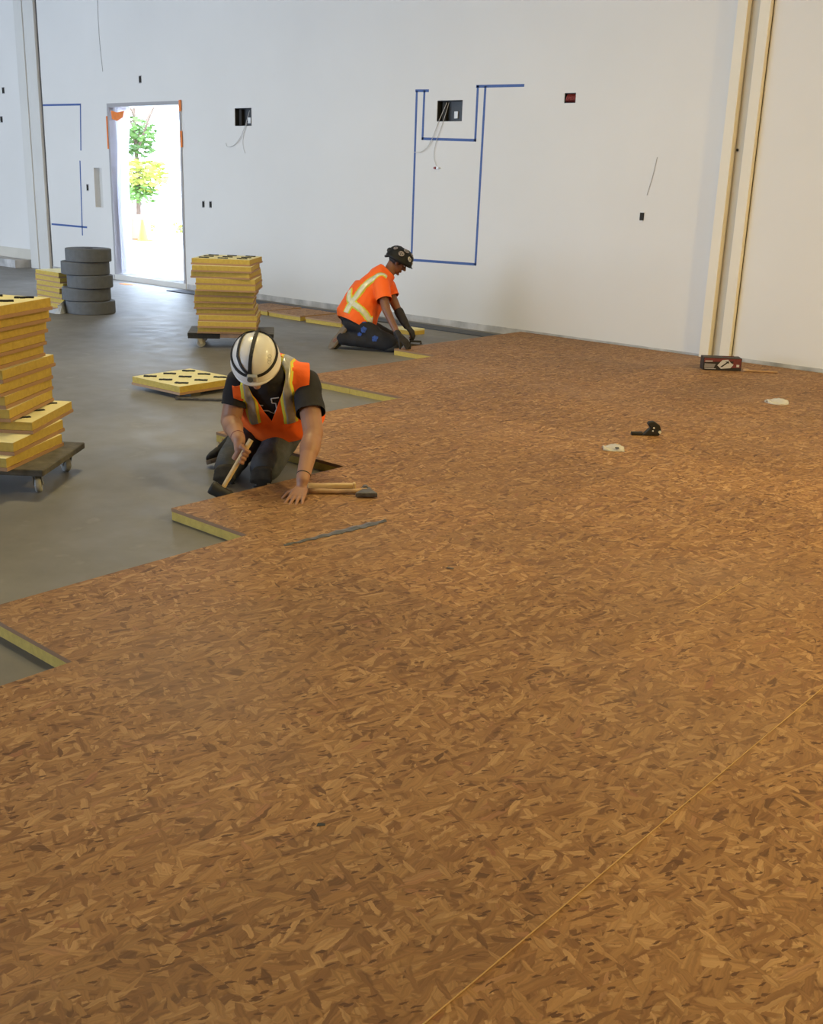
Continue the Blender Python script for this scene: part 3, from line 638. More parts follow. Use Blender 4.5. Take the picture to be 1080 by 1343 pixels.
# ------------------------------------------------------------------ tools and scraps on the boards
FZ = .0606
t = thing('hatchet', 'hatchet with dark steel head lying on the boards beside the worker hand', 'hatchet', (-3.74, 3.73, FZ), math.atan2(.246, .224))
g = G(); g.tube([(-.135, 0, .014), (-.07, .004, .014), (0, .002, .013), (.08, -.004, .016), (.165, 0, .020)], [.013, .015, .013, .012, .013], 10); obj('handle', g, 'handle_old', t, smooth=True)
g = G(); g.prism([(.135, .028), (.185, .032), (.19, -.01), (.215, -.085), (.10, -.078), (.138, -.01)], (1, 0, 0), (0, 1, 0), (0, 0, .006), (0, 0, .024)); obj('head', g, 'old_steel', t, bevel=.005)
g = G(); g.cyl((.160, .015, .02), (.160, .05, .02), .017); obj('poll', g, 'old_steel', t)
t = thing('wooden_handle', 'short pale wooden handle lying beyond the hatchet', 'handle', (-3.80, 3.70, FZ), math.atan2(.246, .224))
g = G(); g.box((.045, .085, .013), (.24, .034, .026)); obj('handle_shaft', g, 'handle_wood', t, bevel=.007)
g = G(); g.box((.169, .085, .015), (.016, .038, .030)); obj('handle_end', g, 'handle_wood', t, bevel=.005)
# crumpled strip of grey tape
g = G(); top = []; n = 24
for i in range(n):
    u = i / (n - 1); p = V((-3.312, 2.995, 0)).lerp(V((-3.252, 3.585, 0)), u); w = .010 + .032 * min(1, u * 1.8) * (1 if u < .85 else (1 - u) / .15 * .8 + .2)
    jag = .006 * math.sin(i * 2.3); a, b = p + V((-.98, .1, 0)) * (w * .55 + jag * .4), p + V((.98, -.1, 0)) * (w * .55 + jag)
    h = FZ + .003 + .003 * math.sin(i * 1.7); top.append([a + V((0, 0, h)), p + V((0, 0, h + .004)), b + V((0, 0, FZ + .003)), b + V((0, 0, FZ)), a + V((0, 0, FZ))])
g.loft(top); tag(obj('tape_strip', g, 'grey_tape'), 'crumpled strip of dark grey tape stuck to the boards below the worker hand', 'tape')
# carton by the right column
d0, d1 = V((-4.357, 9.052, 0)), V((-4.085, 9.262, 0)); ca = math.atan2((d1 - d0).y, (d1 - d0).x); L0 = (d1 - d0).length; cc = (d0 + d1) / 2 + V((-math.sin(ca), math.cos(ca), 0)) * .07
t = thing('carton', 'dark red and black carton with white print lying by the right column', 'carton', (cc.x, cc.y, FZ), ca); H = .115
g = G(); g.box((0, 0, H / 2), (L0, .14, H)); obj('carton_body', g, 'carton_black', t, bevel=.003)
def face(nm, poly, m, off): g = G(); g.prism(poly, (1, 0, 0), (0, 0, 1), (0, -.07 - off, 0), (0, .001, 0)); return obj(nm, g, m, t)
h = L0 / 2
face('red_band', [(-h + .006, H * .62), (h - .006, H * .80), (h - .006, H - .006), (-h + .006, H - .006)], 'carton_red', .001)
face('red_corner', [(.07, H * .25), (h - .006, H * .25), (h - .006, H * .80), (.10, H * .75)], 'carton_red', .001)
face('grey_panel', [(-h + .012, H * .18), (-.075, H * .18), (-.06, H * .50), (-h + .012, H * .52)], 'carton_grey', .002)
face('printed_line', [(-h + .015, H * .66), (-.09, H * .68), (-.09, H * .76), (-h + .015, H * .74)], 'carton_white', .0025)
face('printed_line', [(-h + .015, H * .10), (-.055, H * .10), (-.055, H * .14), (-h + .015, H * .14)], 'carton_white', .0025)
face('white_flash', [(-.045, H * .40), (-.005, H * .82), (.045, H * .88), (.075, H * .62), (.10, H * .50), (.075, H * .22), (-.01, H * .14)], 'carton_white', .003)
face('black_arrow', [(-.02, H * .28), (.035, H * .66), (.02, H * .70), (.055, H * .76), (.058, H * .56), (.045, H * .60), (0, H * .28)], 'carton_black', .004)
face('white_mark', [(h - .045, H * .32), (h - .02, H * .32), (h - .02, H * .50), (h - .045, H * .50)], 'carton_white', .0025)
g = G(); g.prism([(-.02, 0), (.09, .05), (.095, .055), (-.015, .008)], (1, 0, 0), (0, 1, 0), (.03, .0, H), (0, 0, .004)); obj('carton_flap', g, 'carton_red', t)
t = thing('wood_stick', 'thin wooden stick with a dark knob lying right of the carton', 'stick', (-3.94, 9.345, FZ), math.atan2(.19, .26))
g = G(); g.cyl((-.12, 0, .011), (.155, 0, .010), .010, .008, 10); obj('stick_shaft', g, 'stick_wood', t)
g = G(); g.ellipsoid((-.125, 0, .016), (.028, 0, 0), (0, .018, 0), (0, 0, .016)); obj('stick_knob', g, 'handle_old', t, smooth=True)
# black hand tool: holster clip with a short nose
t = thing('tool_clip', 'small black metal tool clip lying on the boards near the plastic scrap', 'tool', (-3.325, 6.235, FZ), math.radians(44))
g = G(); g.prism([(-.05, 0), (.06, 0), (.075, .03), (.06, .07), (.02, .095), (-.012, .09), (-.02, .075), (.0, .05), (-.03, .02)], (1, 0, 0), (0, 0, 1), (0, -.02, .002), (0, .045, 0)); obj('tool_body', g, 'rubber', t, bevel=.006)
g = G(); g.box((-.085, 0, .012), (.075, .03, .022)); obj('tool_nose', g, 'rubber', t, bevel=.004)
for x, z, r in ((.02, .055, .006), (.015, .035, .005), (.062, .028, .010)):
    g = G(); g.cyl((x, -.0205, z), (x, -.026, z), r, n=10); obj('rivet', g, 'white_plastic', t)
def film(label, c, rz, w, d, loop=False):
    t = thing('plastic_scrap', label, 'plastic scrap', (c[0], c[1], FZ), rz, 'clear plastic scraps')
    g = G(); rg = []
    for i in range(14):
        u = i / 13; rg.append([V(((u - .5) * w, (q / 7 - .5) * d * (.7 + .3 * math.sin(u * 3.1)), .003 + .5 * .035 * (1 + math.sin(u * 7 + q * .9)) * math.sin(q / 7 * 3.14))) for q in range(8)])
    g.loft(rg, cap=False, closed=False); o = obj('film', g, 'film', t, smooth=True); o.modifiers.new('s', 'SOLIDIFY').thickness = .001
    g = G(); g.prism([(-.3 * w, -.42 * d), (.5 * w, -.48 * d), (.52 * w, -.18 * d), (-.2 * w, -.15 * d)], (1, 0, 0), (0, 1, .25), (0, 0, .012), (0, 0, .002)); obj('folded_flap', g, 'film', t)
    if loop:
        g = G(); g.tube([(math.cos(a) * w * .55, math.sin(a) * d * .75, .004) for a in [k * 6.3 / 24 for k in range(24)]], .003, 5); obj('rim', g, 'film', t)
    else:
        g = G(); g.box((.02, -.32 * d, .02), (.022, .02, .004)); obj('dark_mark', g, 'rubber', t)
film('crumpled clear plastic scrap near the black tool clip', (-3.28, 5.70), math.radians(38), .13, .12)
film('round clear plastic scrap on the boards before the carton', (-3.23, 8.05), math.radians(40), .16, .14, True)
for k, (x, y, a, l) in enumerate(((-1.66, 1.62, .8, .022), (-2.28, 1.05, .5, .05), (-3.05, 8.72, .4, .04), (-2.62, 3.30, .3, .03))):
    g = G(); g.prism([(-l / 2, -.006), (l / 2, -.004), (l / 2, .005), (-l / 3, .008)], (math.cos(a), math.sin(a), 0), (-math.sin(a), math.cos(a), 0), (x, y, FZ), (0, 0, .005))
    tag(obj('wood_chip', g, ['rubber', 'rubber', 'handle_wood', 'shoe_sole'][k]), ['tiny black chip on the boards in the near foreground', 'thin dark splinter at the lower left of the boards', 'pale wood chip on the boards before the carton', 'small brown chip on the open boards'][k], 'chip')

# ------------------------------------------------------------------ people
def remesh(g, vox, it=6, name='body', amp=0., fs=8., seed=0, it2=0):
    me = mesh_of(g, name); o = bpy.data.objects.new('tmp', me); COL.objects.link(o)
    r = o.modifiers.new('r', 'REMESH'); r.mode = 'VOXEL'; r.voxel_size = vox; r.use_smooth_shade = True
    if it: s = o.modifiers.new('s', 'SMOOTH'); s.factor = .5; s.iterations = it
    dg = bpy.context.evaluated_depsgraph_get(); out = bpy.data.meshes.new_from_object(o.evaluated_get(dg)); bpy.data.objects.remove(o)
    if amp:
        off = []
        for v in out.vertices:
            p = v.co * fs + V((seed, 0, 0)); off.append(v.co + v.normal * amp * (noise.noise(p) + .5 * noise.noise(p * 2.3)))
        for v, q in zip(out.vertices, off): v.co = q
    for p in out.polygons: p.use_smooth = True
    out.name = name; return out
def cut(me, planes):            # keep the side the normal points away from
    bm = bmesh.new(); bm.from_mesh(me)
    for co, no in planes: bmesh.ops.bisect_plane(bm, geom=bm.verts[:] + bm.edges[:] + bm.faces[:], plane_co=co, plane_no=no, clear_outer=True)
    bm.to_mesh(me); bm.free(); return me
def local_cut(me, planes, near=None):      # remove only what lies on the positive side of every plane, and within r of an axis if one is given
    bm = bmesh.new(); bm.from_mesh(me)
    for co, no in planes: bmesh.ops.bisect_plane(bm, geom=bm.verts[:] + bm.edges[:] + bm.faces[:], plane_co=co, plane_no=no)
    bmesh.ops.delete(bm, geom=[f for f in bm.faces if all((f.calc_center_median() - V(c)).dot(V(n)) > 0 for c, n in planes) and (near is None or (f.calc_center_median() - near[0]).cross(near[1]).length < near[2])], context='FACES')
    bm.to_mesh(me); bm.free(); return me
def solid(o, t):
    s = o.modifiers.new('s', 'SOLIDIFY'); s.thickness = t; s.offset = 1; return o
def ribbon(me, pts, wd, lift, sub=10, side=None):
    """a band of width wd laid on the surface of mesh me along pts"""
    bm = bmesh.new(); bm.from_mesh(me); tree = BVHTree.FromBMesh(bm); bm.free()
    P = []
    for a, b in zip(pts, pts[1:]): P += [V(a).lerp(V(b), k / sub) for k in range(sub)]
    P.append(V(pts[-1])); H = [tree.find_nearest(p) for p in P]; Q = [h[0] for h in H]; Nn = [h[1] for h in H]
    for _ in range(2):
        Q = [Q[0]] + [(Q[i - 1] + Q[i] * 2 + Q[i + 1]) / 4 for i in range(1, len(Q) - 1)] + [Q[-1]]
    rows = []
    for i, q in enumerate(Q):
        t = (Q[min(i + 1, len(Q) - 1)] - Q[max(i - 1, 0)]).normalized(); n = Nn[i]; s = t.cross(n).normalized(); row = []
        for k in range(5):
            w = (k / 4 - .5) * wd; h = tree.find_nearest(q + s * w + n * .004); row.append(h[0] + h[1] * lift)
        rows.append(row)
    for _ in range(2):
        rows = [rows[0]] + [[(rows[i - 1][k] + rows[i][k] * 2 + rows[i + 1][k]) / 4 for k in range(5)] for i in range(1, len(rows) - 1)] + [rows[-1]]
    g = G(); g.loft(rows, cap=False, closed=False); return g
def frame(L, U):
    U = V(U).normalized(); L = V(L); L = (L - U * L.dot(U)).normalized(); return L, L.cross(U), U
def torso(g, J, L, inflate=0., wide=1.):
    pts = [J['pelvis'], J['waist'], J['chest'], J['shmid'], J['neck']]; hw = [.165, .155, .170, .165, .07]; hd = [.125, .120, .125, .095, .07]
    secs = []; n = len(pts)
    fine = []
    for k in range(n - 1):
        for q in range(4): fine.append((k + q / 4))
    fine.append(n - 1)
    def at(a, s):
        k = min(n - 2, int(s)); f = s - k; f = f * f * (3 - 2 * f) if not isinstance(a[0], Vector) else f
        return a[k] * (1 - f) + a[k + 1] * f
    first = None
    for s in fine:
        c = at(pts, s); d = at(pts, min(n - 1, s + .4)) - at(pts, max(0, s - .4)); l, f, u = frame(L, d)
        secs.append((c, l * (at(hw, s) * wide + inflate), f * (at(hd, s) * wide + inflate)))
    c, a, b = secs[0]; u = (V(pts[1]) - V(pts[0])).normalized()
    g.ell([(c - u * (.09 + inflate), a * .55, b * .55), (c - u * .05, a * .9, b * .9)] + secs, 28)
def hand(g, wrist, d, pn, curl, spread=.16, s=1., side=1, thumb=(.6, .2)):
    """d: direction of the fingers, pn: palm normal (out of the palm), curl: radians per joint"""
    d = V(d).normalized(); pn = V(pn); pn = (pn - d * pn.dot(d)).normalized(); x = d.cross(pn) * side      # x: towards the thumb
    w = V(wrist)
    for k in range(4):
        off = (.030 - .020 * k) * s
        g.cap(w + x * off * .6 + d * .01 * s, .0165 * s, w + x * off + d * .085 * s, .0125 * s, 12)
    LN = [(.040, .026, .020), (.045, .029, .021), (.041, .027, .020), (.032, .021, .017)]
    tips = []
    for k in range(4):
        off = (.031 - .0205 * k) * s; p = w + x * off + d * .088 * s; a = 0; sp = (.5 - k / 3) * spread * 2
        for q in range(3):
            a += (curl[k] if isinstance(curl, (list, tuple)) else curl) * (.8 if q == 0 else 1)
            dr = (d * math.cos(a) + pn * math.sin(a)) + x * sp * math.cos(a) * .6; dr.normalize(); e = p + dr * LN[k][q] * s
            g.cap(p, (.0096 - .0009 * q) * s, e, (.0088 - .0011 * q) * s, 10); p = e
        tips.append(p)
    p = w + x * .024 * s + d * .022 * s
    for q, (ln, r) in enumerate(((.042, .0135), (.032, .0105), (.026, .0095))):
        a = thumb[0] * (1 - .35 * q); dr = (d * math.cos(a) + x * math.sin(a) + pn * thumb[1] * (q + .6)).normalized(); e = p + dr * ln * s; g.cap(p, r * s, e, r * .86 * s, 10); p = e
    return tips
def head(g, c, f, u, s=1.):
    """skull, jaw, nose, brow, lips, ears; f: the way the face looks, u: up"""
    f = V(f).normalized(); u = V(u); u = (u - f * u.dot(f)).normalized(); l = u.cross(f)
    P = lambda a, b, e: V(c) + (l * a + f * b + u * e) * s
    X = lambda k: l * k * s; Y = lambda k: f * k * s; Z = lambda k: u * k * s
    g.ellipsoid(P(0, -.012, .025), X(.076), Y(.094), Z(.090))
    g.ell([(P(0, .018, -.118), X(.022), Y(.020)), (P(0, .022, -.112), X(.034), Y(.036)), (P(0, .012, -.085), X(.052), Y(.060)), (P(0, .010, -.045), X(.062), Y(.070)), (P(0, .004, .0), X(.068), Y(.080)), (P(0, 0, .03), X(.06), Y(.07))], 20)
    g.cap(P(0, .082, .012), .008 * s, P(0, .104, -.030), .012 * s); g.ellipsoid(P(0, .094, -.034), X(.018), Y(.014), Z(.010))
    g.cap(P(-.040, .074, .022), .009 * s, P(.040, .074, .022), .009 * s)
    g.ellipsoid(P(0, .078, -.062), X(.024), Y(.010), Z(.006)); g.ellipsoid(P(0, .076, -.073), X(.021), Y(.010), Z(.006)); g.ellipsoid(P(0, .066, -.102), X(.02), Y(.016), Z(.014))
    for k in (-1, 1):
        g.ellipsoid(P(.074 * k, -.008, -.010), l * k * .007 * s + f * -.004 * s, Y(.018), Z(.031)); g.ellipsoid(P(.040 * k, .058, -.022), X(.020), Y(.016), Z(.014))
    return P, l, f, u
def eyes(P, s, parent, l, f, u):
    for k in (-1, 1):
        g = G(); g.ellipsoid(P(.031 * k, .072, .004), l * .012 * s, f * .010 * s, u * .007 * s, 12, 8); e = obj('eye', g, 'white_plastic', parent, True)
        g = G(); g.ellipsoid(P(.031 * k, .0795, .003), l * .0045 * s, f * .003 * s, u * .0045 * s, 10, 6); obj('iris', g, 'rubber', e, True)
def shoe(name, heel, toe, up, parent, sole='shoe_sole', upper='shoe_dark', s=1.):
    """heel and toe: ends of the sole; up: out of the sole"""
    heel, toe = V(heel), V(toe); d = toe - heel; Ln = d.length; d.normalize(); up = V(up); up = (up - d * up.dot(d)).normalized(); x = d.cross(up)
    prof = [(0, .026), (.06, .034), (.25, .036), (.45, .036), (.68, .047), (.85, .044), (.96, .028), (1, .012)]
    g = G(); g.loft([[heel + d * Ln * a + x * w * q * s + up * z for q, z in ((-1, 0), (-1.05, .012), (-1.05, .026), (1.05, .026), (1.05, .012), (1, 0))] for a, w in prof]); so = obj('sole', g, sole, parent, bevel=.003)
    g = G(); secs = []
    for a, w, h in ((.02, .020, .05), (.08, .033, .10), (.2, .036, .115), (.34, .037, .10), (.5, .038, .075), (.68, .044, .058), (.84, .040, .045), (.95, .024, .028), (.99, .008, .012)):
        secs.append((heel + d * Ln * a + up * (.024 + h * .42 * s), x * w * s, up * h * .5 * s))
    g.ell(secs, 18); sh = obj(name, remesh(g, .006, 4, name), upper, parent)
    so.parent = sh
    for k in range(4):
        a = .40 + .09 * k; c = heel + d * Ln * a + up * (.028 + .088 * s - .016 * k); g = G(); g.tube([c - x * .022 - up * .004, c + up * .003, c + x * .022 - up * .004], .003, 6); obj('lace', g, 'handle_old', sh)
    return sh

# ================================================================ worker with the mallet
J = {k: V(v) for k, v in dict(pelvis=(-4.52, 4.06, .27), waist=(-4.445, 3.965, .40), chest=(-4.375, 3.870, .50), shmid=(-4.325, 3.805, .575), neck=(-4.285, 3.755, .625),
     shL=(-4.185, 3.945, .555), shR=(-4.45, 3.70, .545), elL=(-3.995, 3.820, .325), wrL=(-3.855, 3.612, .135), elR=(-4.445, 3.632, .340), wrR=(-4.205, 3.490, .300),
     hipL=(-4.47, 4.09, .24), hipR=(-4.62, 3.96, .24), knL=(-4.295, 3.740, .085), knR=(-4.455, 3.620, .085), anL=(-4.54, 4.03, .125), anR=(-4.69, 3.83, .075), head=(-4.205, 3.612, .682)).items()}
Lx = (J['shL'] - J['shR']).normalized()
who = thing('person', 'kneeling worker in white hard hat and orange vest holding a rubber mallet', 'person', (-4.45, 3.85, 0))
OFF = -V((-4.45, 3.85, 0))
def fit(o): o.location = OFF; return o
hf, hu = V((.48, -.52, -.62)), V((.38, -.42, .60))
# hands
mal_butt, mal_head = V((-4.120, 3.500, .315)), V((-4.185, 3.345, .050)); hd = (mal_head - mal_butt).normalized()
g = G()
torso(g, J, Lx, 0, 1.1); P1, hl, hf, hu = head(g, J['head'], hf, hu, 1.)
g.cap(J['neck'] - V((.01, -.01, .03)), .062, J['head'] - hu * .03 - hf * .02, .056)
for s in 'LR':
    g.cap(J['sh' + s], .064, J['el' + s], .054); g.cap(J['el' + s], .053, J['wr' + s], .034); g.cap(J['shmid'], .068, J['sh' + s], .060)
    m_ = J['el' + s].lerp(J['wr' + s], .28); g.ellipsoid(m_, *(a * .055 for a in perp(J['wr' + s] - J['el' + s])), (J['wr' + s] - J['el' + s]) * .34)
    g.cap(J['hip' + s], .088, J['kn' + s], .062); g.cap(J['kn' + s], .060, J['an' + s], .042); g.cap(J['pelvis'], .11, J['hip' + s], .09)
    g.cap(J['an' + s], .038, J['an' + s] + V((-.10, .10, -.04)), .026)
# left hand spread flat on the board
wl = J['wrL']; hw_ = wl + V((.010, -.018, -.042))
g.cap(wl, .030, hw_, .026)
hand(g, hw_, V((.52, -.80, -.16)), V((0, 0, -1)), [.10, .06, .07, .12], spread=.24, s=1.06, side=-1, thumb=(.85, .25))
# right hand closed round the mallet handle
hc = mal_butt.lerp(mal_head, .30); axh = hd; toward = (J['wrR'] - hc); toward = (toward - axh * toward.dot(axh)).normalized(); sidev = axh.cross(toward)
g.cap(J['wrR'], .030, hc + toward * .045 - axh * .02, .026); 
g.ell([(hc + toward * .034 + axh * q, sidev * .017, toward * .020) for q in (-.046, -.038, 0, .034, .042)], 14)
for k in range(4):
    c = hc + axh * (-.034 + .0225 * k); rr = .0235
    arc = [c + (toward * math.cos(a) + sidev * math.sin(a)) * rr for a in [math.radians(25 + q * (215 - 14 * k) / 6) for q in range(7)]]
    for a, b in zip(arc, arc[1:]): g.cap(a, .0098, b, .0094, 10)
th = [hc + toward * .030 - axh * .040, hc + toward * .004 - sidev * .028 - axh * .040, hc - toward * .020 - sidev * .018 - axh * .034, hc - toward * .030 + sidev * .002 - axh * .030]
for (a, b), r in zip(zip(th, th[1:]), (.0135, .012, .010)): g.cap(a, r, b, r * .9, 10)
body = fit(obj('body', remesh(g, .0042, 5, 'body'), 'skin_tan', who))
eyes(P1, 1., body, hl, hf, hu)
# t-shirt
g = G(); torso(g, J, Lx, .012, 1.1)
for s in 'LR':
    e = J['sh' + s].lerp(J['el' + s], .66); g.cap(J['sh' + s], .071 if s == 'L' else .066, e, .079 if s == 'L' else .068); g.cap(J['shmid'], .068, J['sh' + s], .068)
g.cap(J['neck'] - V((.02, -.02, .06)), .085, J['neck'] - V((.0, 0, .0)), .072)
me = remesh(g, .008, 5, 'shirt', .006, 12, 3)
for s in 'LR':
    a, b = J['sh' + s], J['el' + s]; d = (b - a).normalized(); c = a.lerp(b, .62)
    me = local_cut(me, [(c, d)], (c, d, .105))
me = cut(me, [(J['neck'] + V((.012, -.012, .012)), J['neck'] - J['shmid'])])
fit(solid(obj('t_shirt', me, 'black_cloth', who), .003))
# vest: open at the neck, cut at the arms, hem flaring out
lT, fT, uT = frame(Lx, J['shmid'] - J['waist'])
g = G(); torso(g, J, Lx, .034, 1.12)
for s in 'LR': g.cap(J['shmid'] - uT * .005, .106, J['sh' + s] + fT * (.012 if s == 'R' else 0), .104 if s == 'L' else .112)
hem = [(J['pelvis'].lerp(J['waist'], .35) + fT * .035 + lT * .02, lT * .245, fT * .20), (J['waist'] + fT * .03 + lT * .025, lT * .245, fT * .195), (J['chest'] + fT * .01 + lT * .015, lT * .225, fT * .165)]
g.ell(hem, 26)
me = remesh(g, .008, 7, 'vest', .011, 8, 5)
for k, s in ((1, 'L'), (-1, 'R')):
    me = local_cut(me, [(J['sh' + s] + lT * k * (.004 if k > 0 else .018), (lT * k - uT * (.30 if k > 0 else -.05) - fT * .02).normalized()), (J['chest'] - uT * .055, (uT + lT * k * .15).normalized())])
me = cut(me, [(J['pelvis'].lerp(J['waist'], .62), (J['pelvis'] - J['waist']).normalized()), (J['neck'] - uT * .004, uT)])
vb = J['chest'] + fT * .2 - uT * .035       # bottom point of the neck opening
me = local_cut(me, [(vb, (lT * .90 + uT * .42).normalized()), (vb, (-lT * .90 + uT * .42).normalized()), (J['shmid'] - fT * .02, fT)])
vest = fit(solid(obj('safety_vest', me, 'hivis', who), .003))
def band(root, me, pts, lay):
    for nm, w, lift, m in lay:
        o = obj(nm, ribbon(me, pts, w, lift), m, root, True); solid(o, .0012)
T = lambda base, a, b, c: J[base] + lT * a + fT * b + uT * c
for k in (1, -1):
    e_ = (.104 if k > 0 else .098) * k
    pts = [T('shmid', e_, -.14, -.06), T('shmid', e_, -.05, .10), T('shmid', e_, .08, .09), T('shmid', e_ * 1.04, .15, -.02), T('chest', e_ * 1.08, .18, -.01), T('chest', e_ * 1.1, .22, -.055)]
    band(vest, me, pts, [('edge_tape', .080, .0035, 'hivis_lime'), ('inner_tape', .066, .0055, 'hivis_yellow'), ('reflective_tape', .048, .0075, 'reflective')])
pts = [T('waist', .24 * math.sin(a), .20 * math.cos(a), .02) for a in [math.radians(100 + q * 16) for q in range(11)]]
band(vest, me, pts, [('edge_tape', .075, .0035, 'hivis_yellow'), ('reflective_tape', .045, .0055, 'reflective')])
# white line print on the t-shirt
bmx = bmesh.new(); bmx.from_mesh(bpy.data.meshes['shirt']); tr = BVHTree.FromBMesh(bmx); bmx.free()
shirt = [o for o in who.children if o.name.startswith('t_shirt')][0]
line = [(-.055, .075), (-.015, .075), (-.015, .045), (-.035, .040), (-.035, .005), (-.015, -.030), (.010, -.005), (.045, -.005), (.055, .03), (.035, .03)]
for (a, b), (c, d) in zip(line, line[1:]):
    q = []
    for k in range(6):
        u = k / 5; p = T('chest', -(a + (c - a) * u), .30, .02 + b + (d - b) * u); h = tr.ray_cast(p, -fT)
        if h[0]: q.append(h[0] + h[1] * .004)
    if len(q) > 1: g = G(); g.tube(q, .0032, 6); obj('printed_line', g, 'white_print', shirt)
# jeans with knee pads
g = G()
g.ell([(J['pelvis'] - (J['waist'] - J['pelvis']) * .45, lT * .14, fT * .10), (J['pelvis'], lT * .185, fT * .145), (J['pelvis'].lerp(J['waist'], .75), lT * .165, fT * .135)], 24)
for s in 'LR':
    g.cap(J['hip' + s], .105, J['kn' + s], .080); g.cap(J['kn' + s], .078, J['an' + s], .064); g.cap(J['pelvis'], .12, J['hip' + s], .105)
me = remesh(g, .009, 5, 'jeans', .010, 9, 9)
for v in me.vertices: v.co.z = max(v.co.z, .006)
fit(obj('jeans', me, 'denim', who))
for s in 'LR':
    d = (J['kn' + s] - J['hip' + s]).normalized(); c = J['kn' + s] + V((.022, -.026, -.018)); g = G()
    g.ell([(c + V((.035, -.042, -.060)), lT * .055, V((0, 0, 1)) * .006 + d * .02), (c + V((.052, -.064, -.03)), lT * .066, V((0, 0, .028)) + d * .01), (c + V((.040, -.05, .02)), lT * .060, V((0, 0, .03))), (c + V((.0, -.0, .03)), lT * .05, V((0, 0, .025)))], 18)
    me = remesh(g, .007, 3, 'knee_pad');
    for v in me.vertices: v.co.z = max(v.co.z, .003)
    fit(obj('knee_pad', me, 'knee_pad', who))
fit(shoe('shoe', J['anR'] + V((.045, .045, .000)), J['anR'] + V((-.085, -.105, -.062)), V((-.25, .0, .8)), who))
fit(shoe('shoe', J['anL'] + V((.03, -.01, .10)), J['anL'] + V((-.07, .10, -.045)), V((-.3, .75, .5)), who))
# bracelets
for s, f_, r, m in (('L', .90, .0335, 'rubber'), ('R', .86, .0345, 'carton_red')):
    c = J['el' + s].lerp(J['wr' + s], f_); a, b = perp(J['wr' + s] - J['el' + s]); g = G()
    g.tube([c + a * r * math.cos(q) + b * r * math.sin(q) for q in [k * 2 * math.pi / 24 for k in range(25)]], .004, 6); fit(obj('bracelet', g, m, who, True))
# hard hat with rubber bands and a head lamp
def hard_hat(c, f, u, parent, m, a=.118, b=.142, h=.125, brim=.03, ridge=True):
    f = V(f).normalized(); u = (V(u) - f * V(u).dot(f)).normalized(); l = u.cross(f); c = V(c)
    rings = []; n = 48
    pr = [(1.0, -.030), (1.03, -.012), (1.02, .0), (1.0, .02), (.975, .30), (.90, .55), (.76, .76), (.56, .90), (.32, .975), (.08, 1.0)]
    for q, z in pr:
        zz = z if z < .02 and z <= 0.0 else z * h
        rings.append([c + l * a * q * math.cos(2 * math.pi * i / n) + f * b * q * math.sin(2 * math.pi * i / n) + u * zz + (u * (.006 * max(0, 1 - abs(math.cos(2 * math.pi * i / n)) * 5) * (1 if ridge and .3 < z < .99 else 0))) for i in range(n)])
    rings.append([c + u * h] * n)
    g = G(); g.loft(rings, cap=False); o = obj('hard_hat', g, m, parent, True); s = o.modifiers.new('s', 'SOLIDIFY'); s.thickness = .004; s.offset = -1
    # peak over the face
    g = G(); ro = []
    for i in range(21):
        t = math.radians(20 + i * 7); k = math.sin(math.radians(i * 9)) * brim
        p0 = c + l * a * math.cos(t) + f * b * math.sin(t) - u * .010; p1 = c + l * (a + k * .5) * math.cos(t) + f * (b + k) * math.sin(t) - u * (.010 + k * .55)
        ro.append([p0, p1, p1 - u * .005, p0 - u * .006])
    g.loft(ro); obj('peak', g, m, o, True)
    prof = [(q, z) for q, z in pr if z > .01]
    def S_(az, el, e=0.):           # a point on the shell: azimuth, elevation, lift
        if el > math.pi / 2: az, el = az + math.pi, math.pi - el
        z = max(prof[0][1], min(1, math.sin(el))); q = .02
        for (q0, z0), (q1, z1) in zip(prof, prof[1:]):
            if z0 <= z <= z1: q = q0 + (q1 - q0) * (z - z0) / (z1 - z0)
        p = c + l * a * q * math.cos(az) + f * b * q * math.sin(az) + u * h * z
        return p + (p - c).normalized() * e
    return o, S_, l, f, u
hat, S1, hl, hf2, hu2 = hard_hat(J['head'] + hu * .030 - hf * .004, hf + hu * .10, hu, who, 'helmet_white', .126, .150, .120, .016)
fit(hat)
def hat_band(S_, path, w, parent, m='strap'):
    c0 = S_(0, 1.5707, -.11); q = []
    rows = []
    for i, (az, el) in enumerate(path):
        p = S_(az, el, .006); j = min(i + 1, len(path) - 1); k = max(i - 1, 0); t = (S_(*path[j], .006) - S_(*path[k], .006)).normalized(); n = (p - c0).normalized(); s = t.cross(n).normalized()
        rows.append([p - s * w / 2, p + s * w / 2, p + s * w / 2 - n * .004, p - s * w / 2 - n * .004])
    g = G(); g.loft(rows); obj('rubber_band', g, m, parent)
R90 = math.pi / 2
hat_band(S1, [(R90 + .10, math.radians(4 + 4 * k)) for k in range(43)], .019, hat)
hat_band(S1, [(math.radians(q), math.radians(34 - 20 * math.cos(math.radians(q - 95)))) for q in range(-90, 271, 8)], .015, hat)
hat_band(S1, [(math.radians(99 + 150 * k / 24), math.radians(18 + 46 * math.sin(k / 24 * 2.6))) for k in range(25)], .013, hat)
hat_band(S1, [(R90 - .10, math.radians(3 + 2 * k)) for k in range(6)], .014, hat)
lp = S1(R90 + .01, math.radians(14), .016); ln = (lp - (J['head'] + hu * .03)).normalized(); R = frame_from(ln, hl)
g = G(); g.box(lp, (.052, .034, .026), R); lamp = obj('head_lamp', g, 'lamp_body', hat, bevel=.006)
g = G(); g.cyl(lp + ln * .012 - R @ V((.008, 0, 0)), lp + ln * .018 - R @ V((.008, 0, 0)), .015); obj('lamp_lens', g, 'lamp_lens', hat)
g = G(); p = S1(math.radians(38), math.radians(42), .001); n_ = (p - J['head']).normalized(); Rm = frame_from(n_, hl)
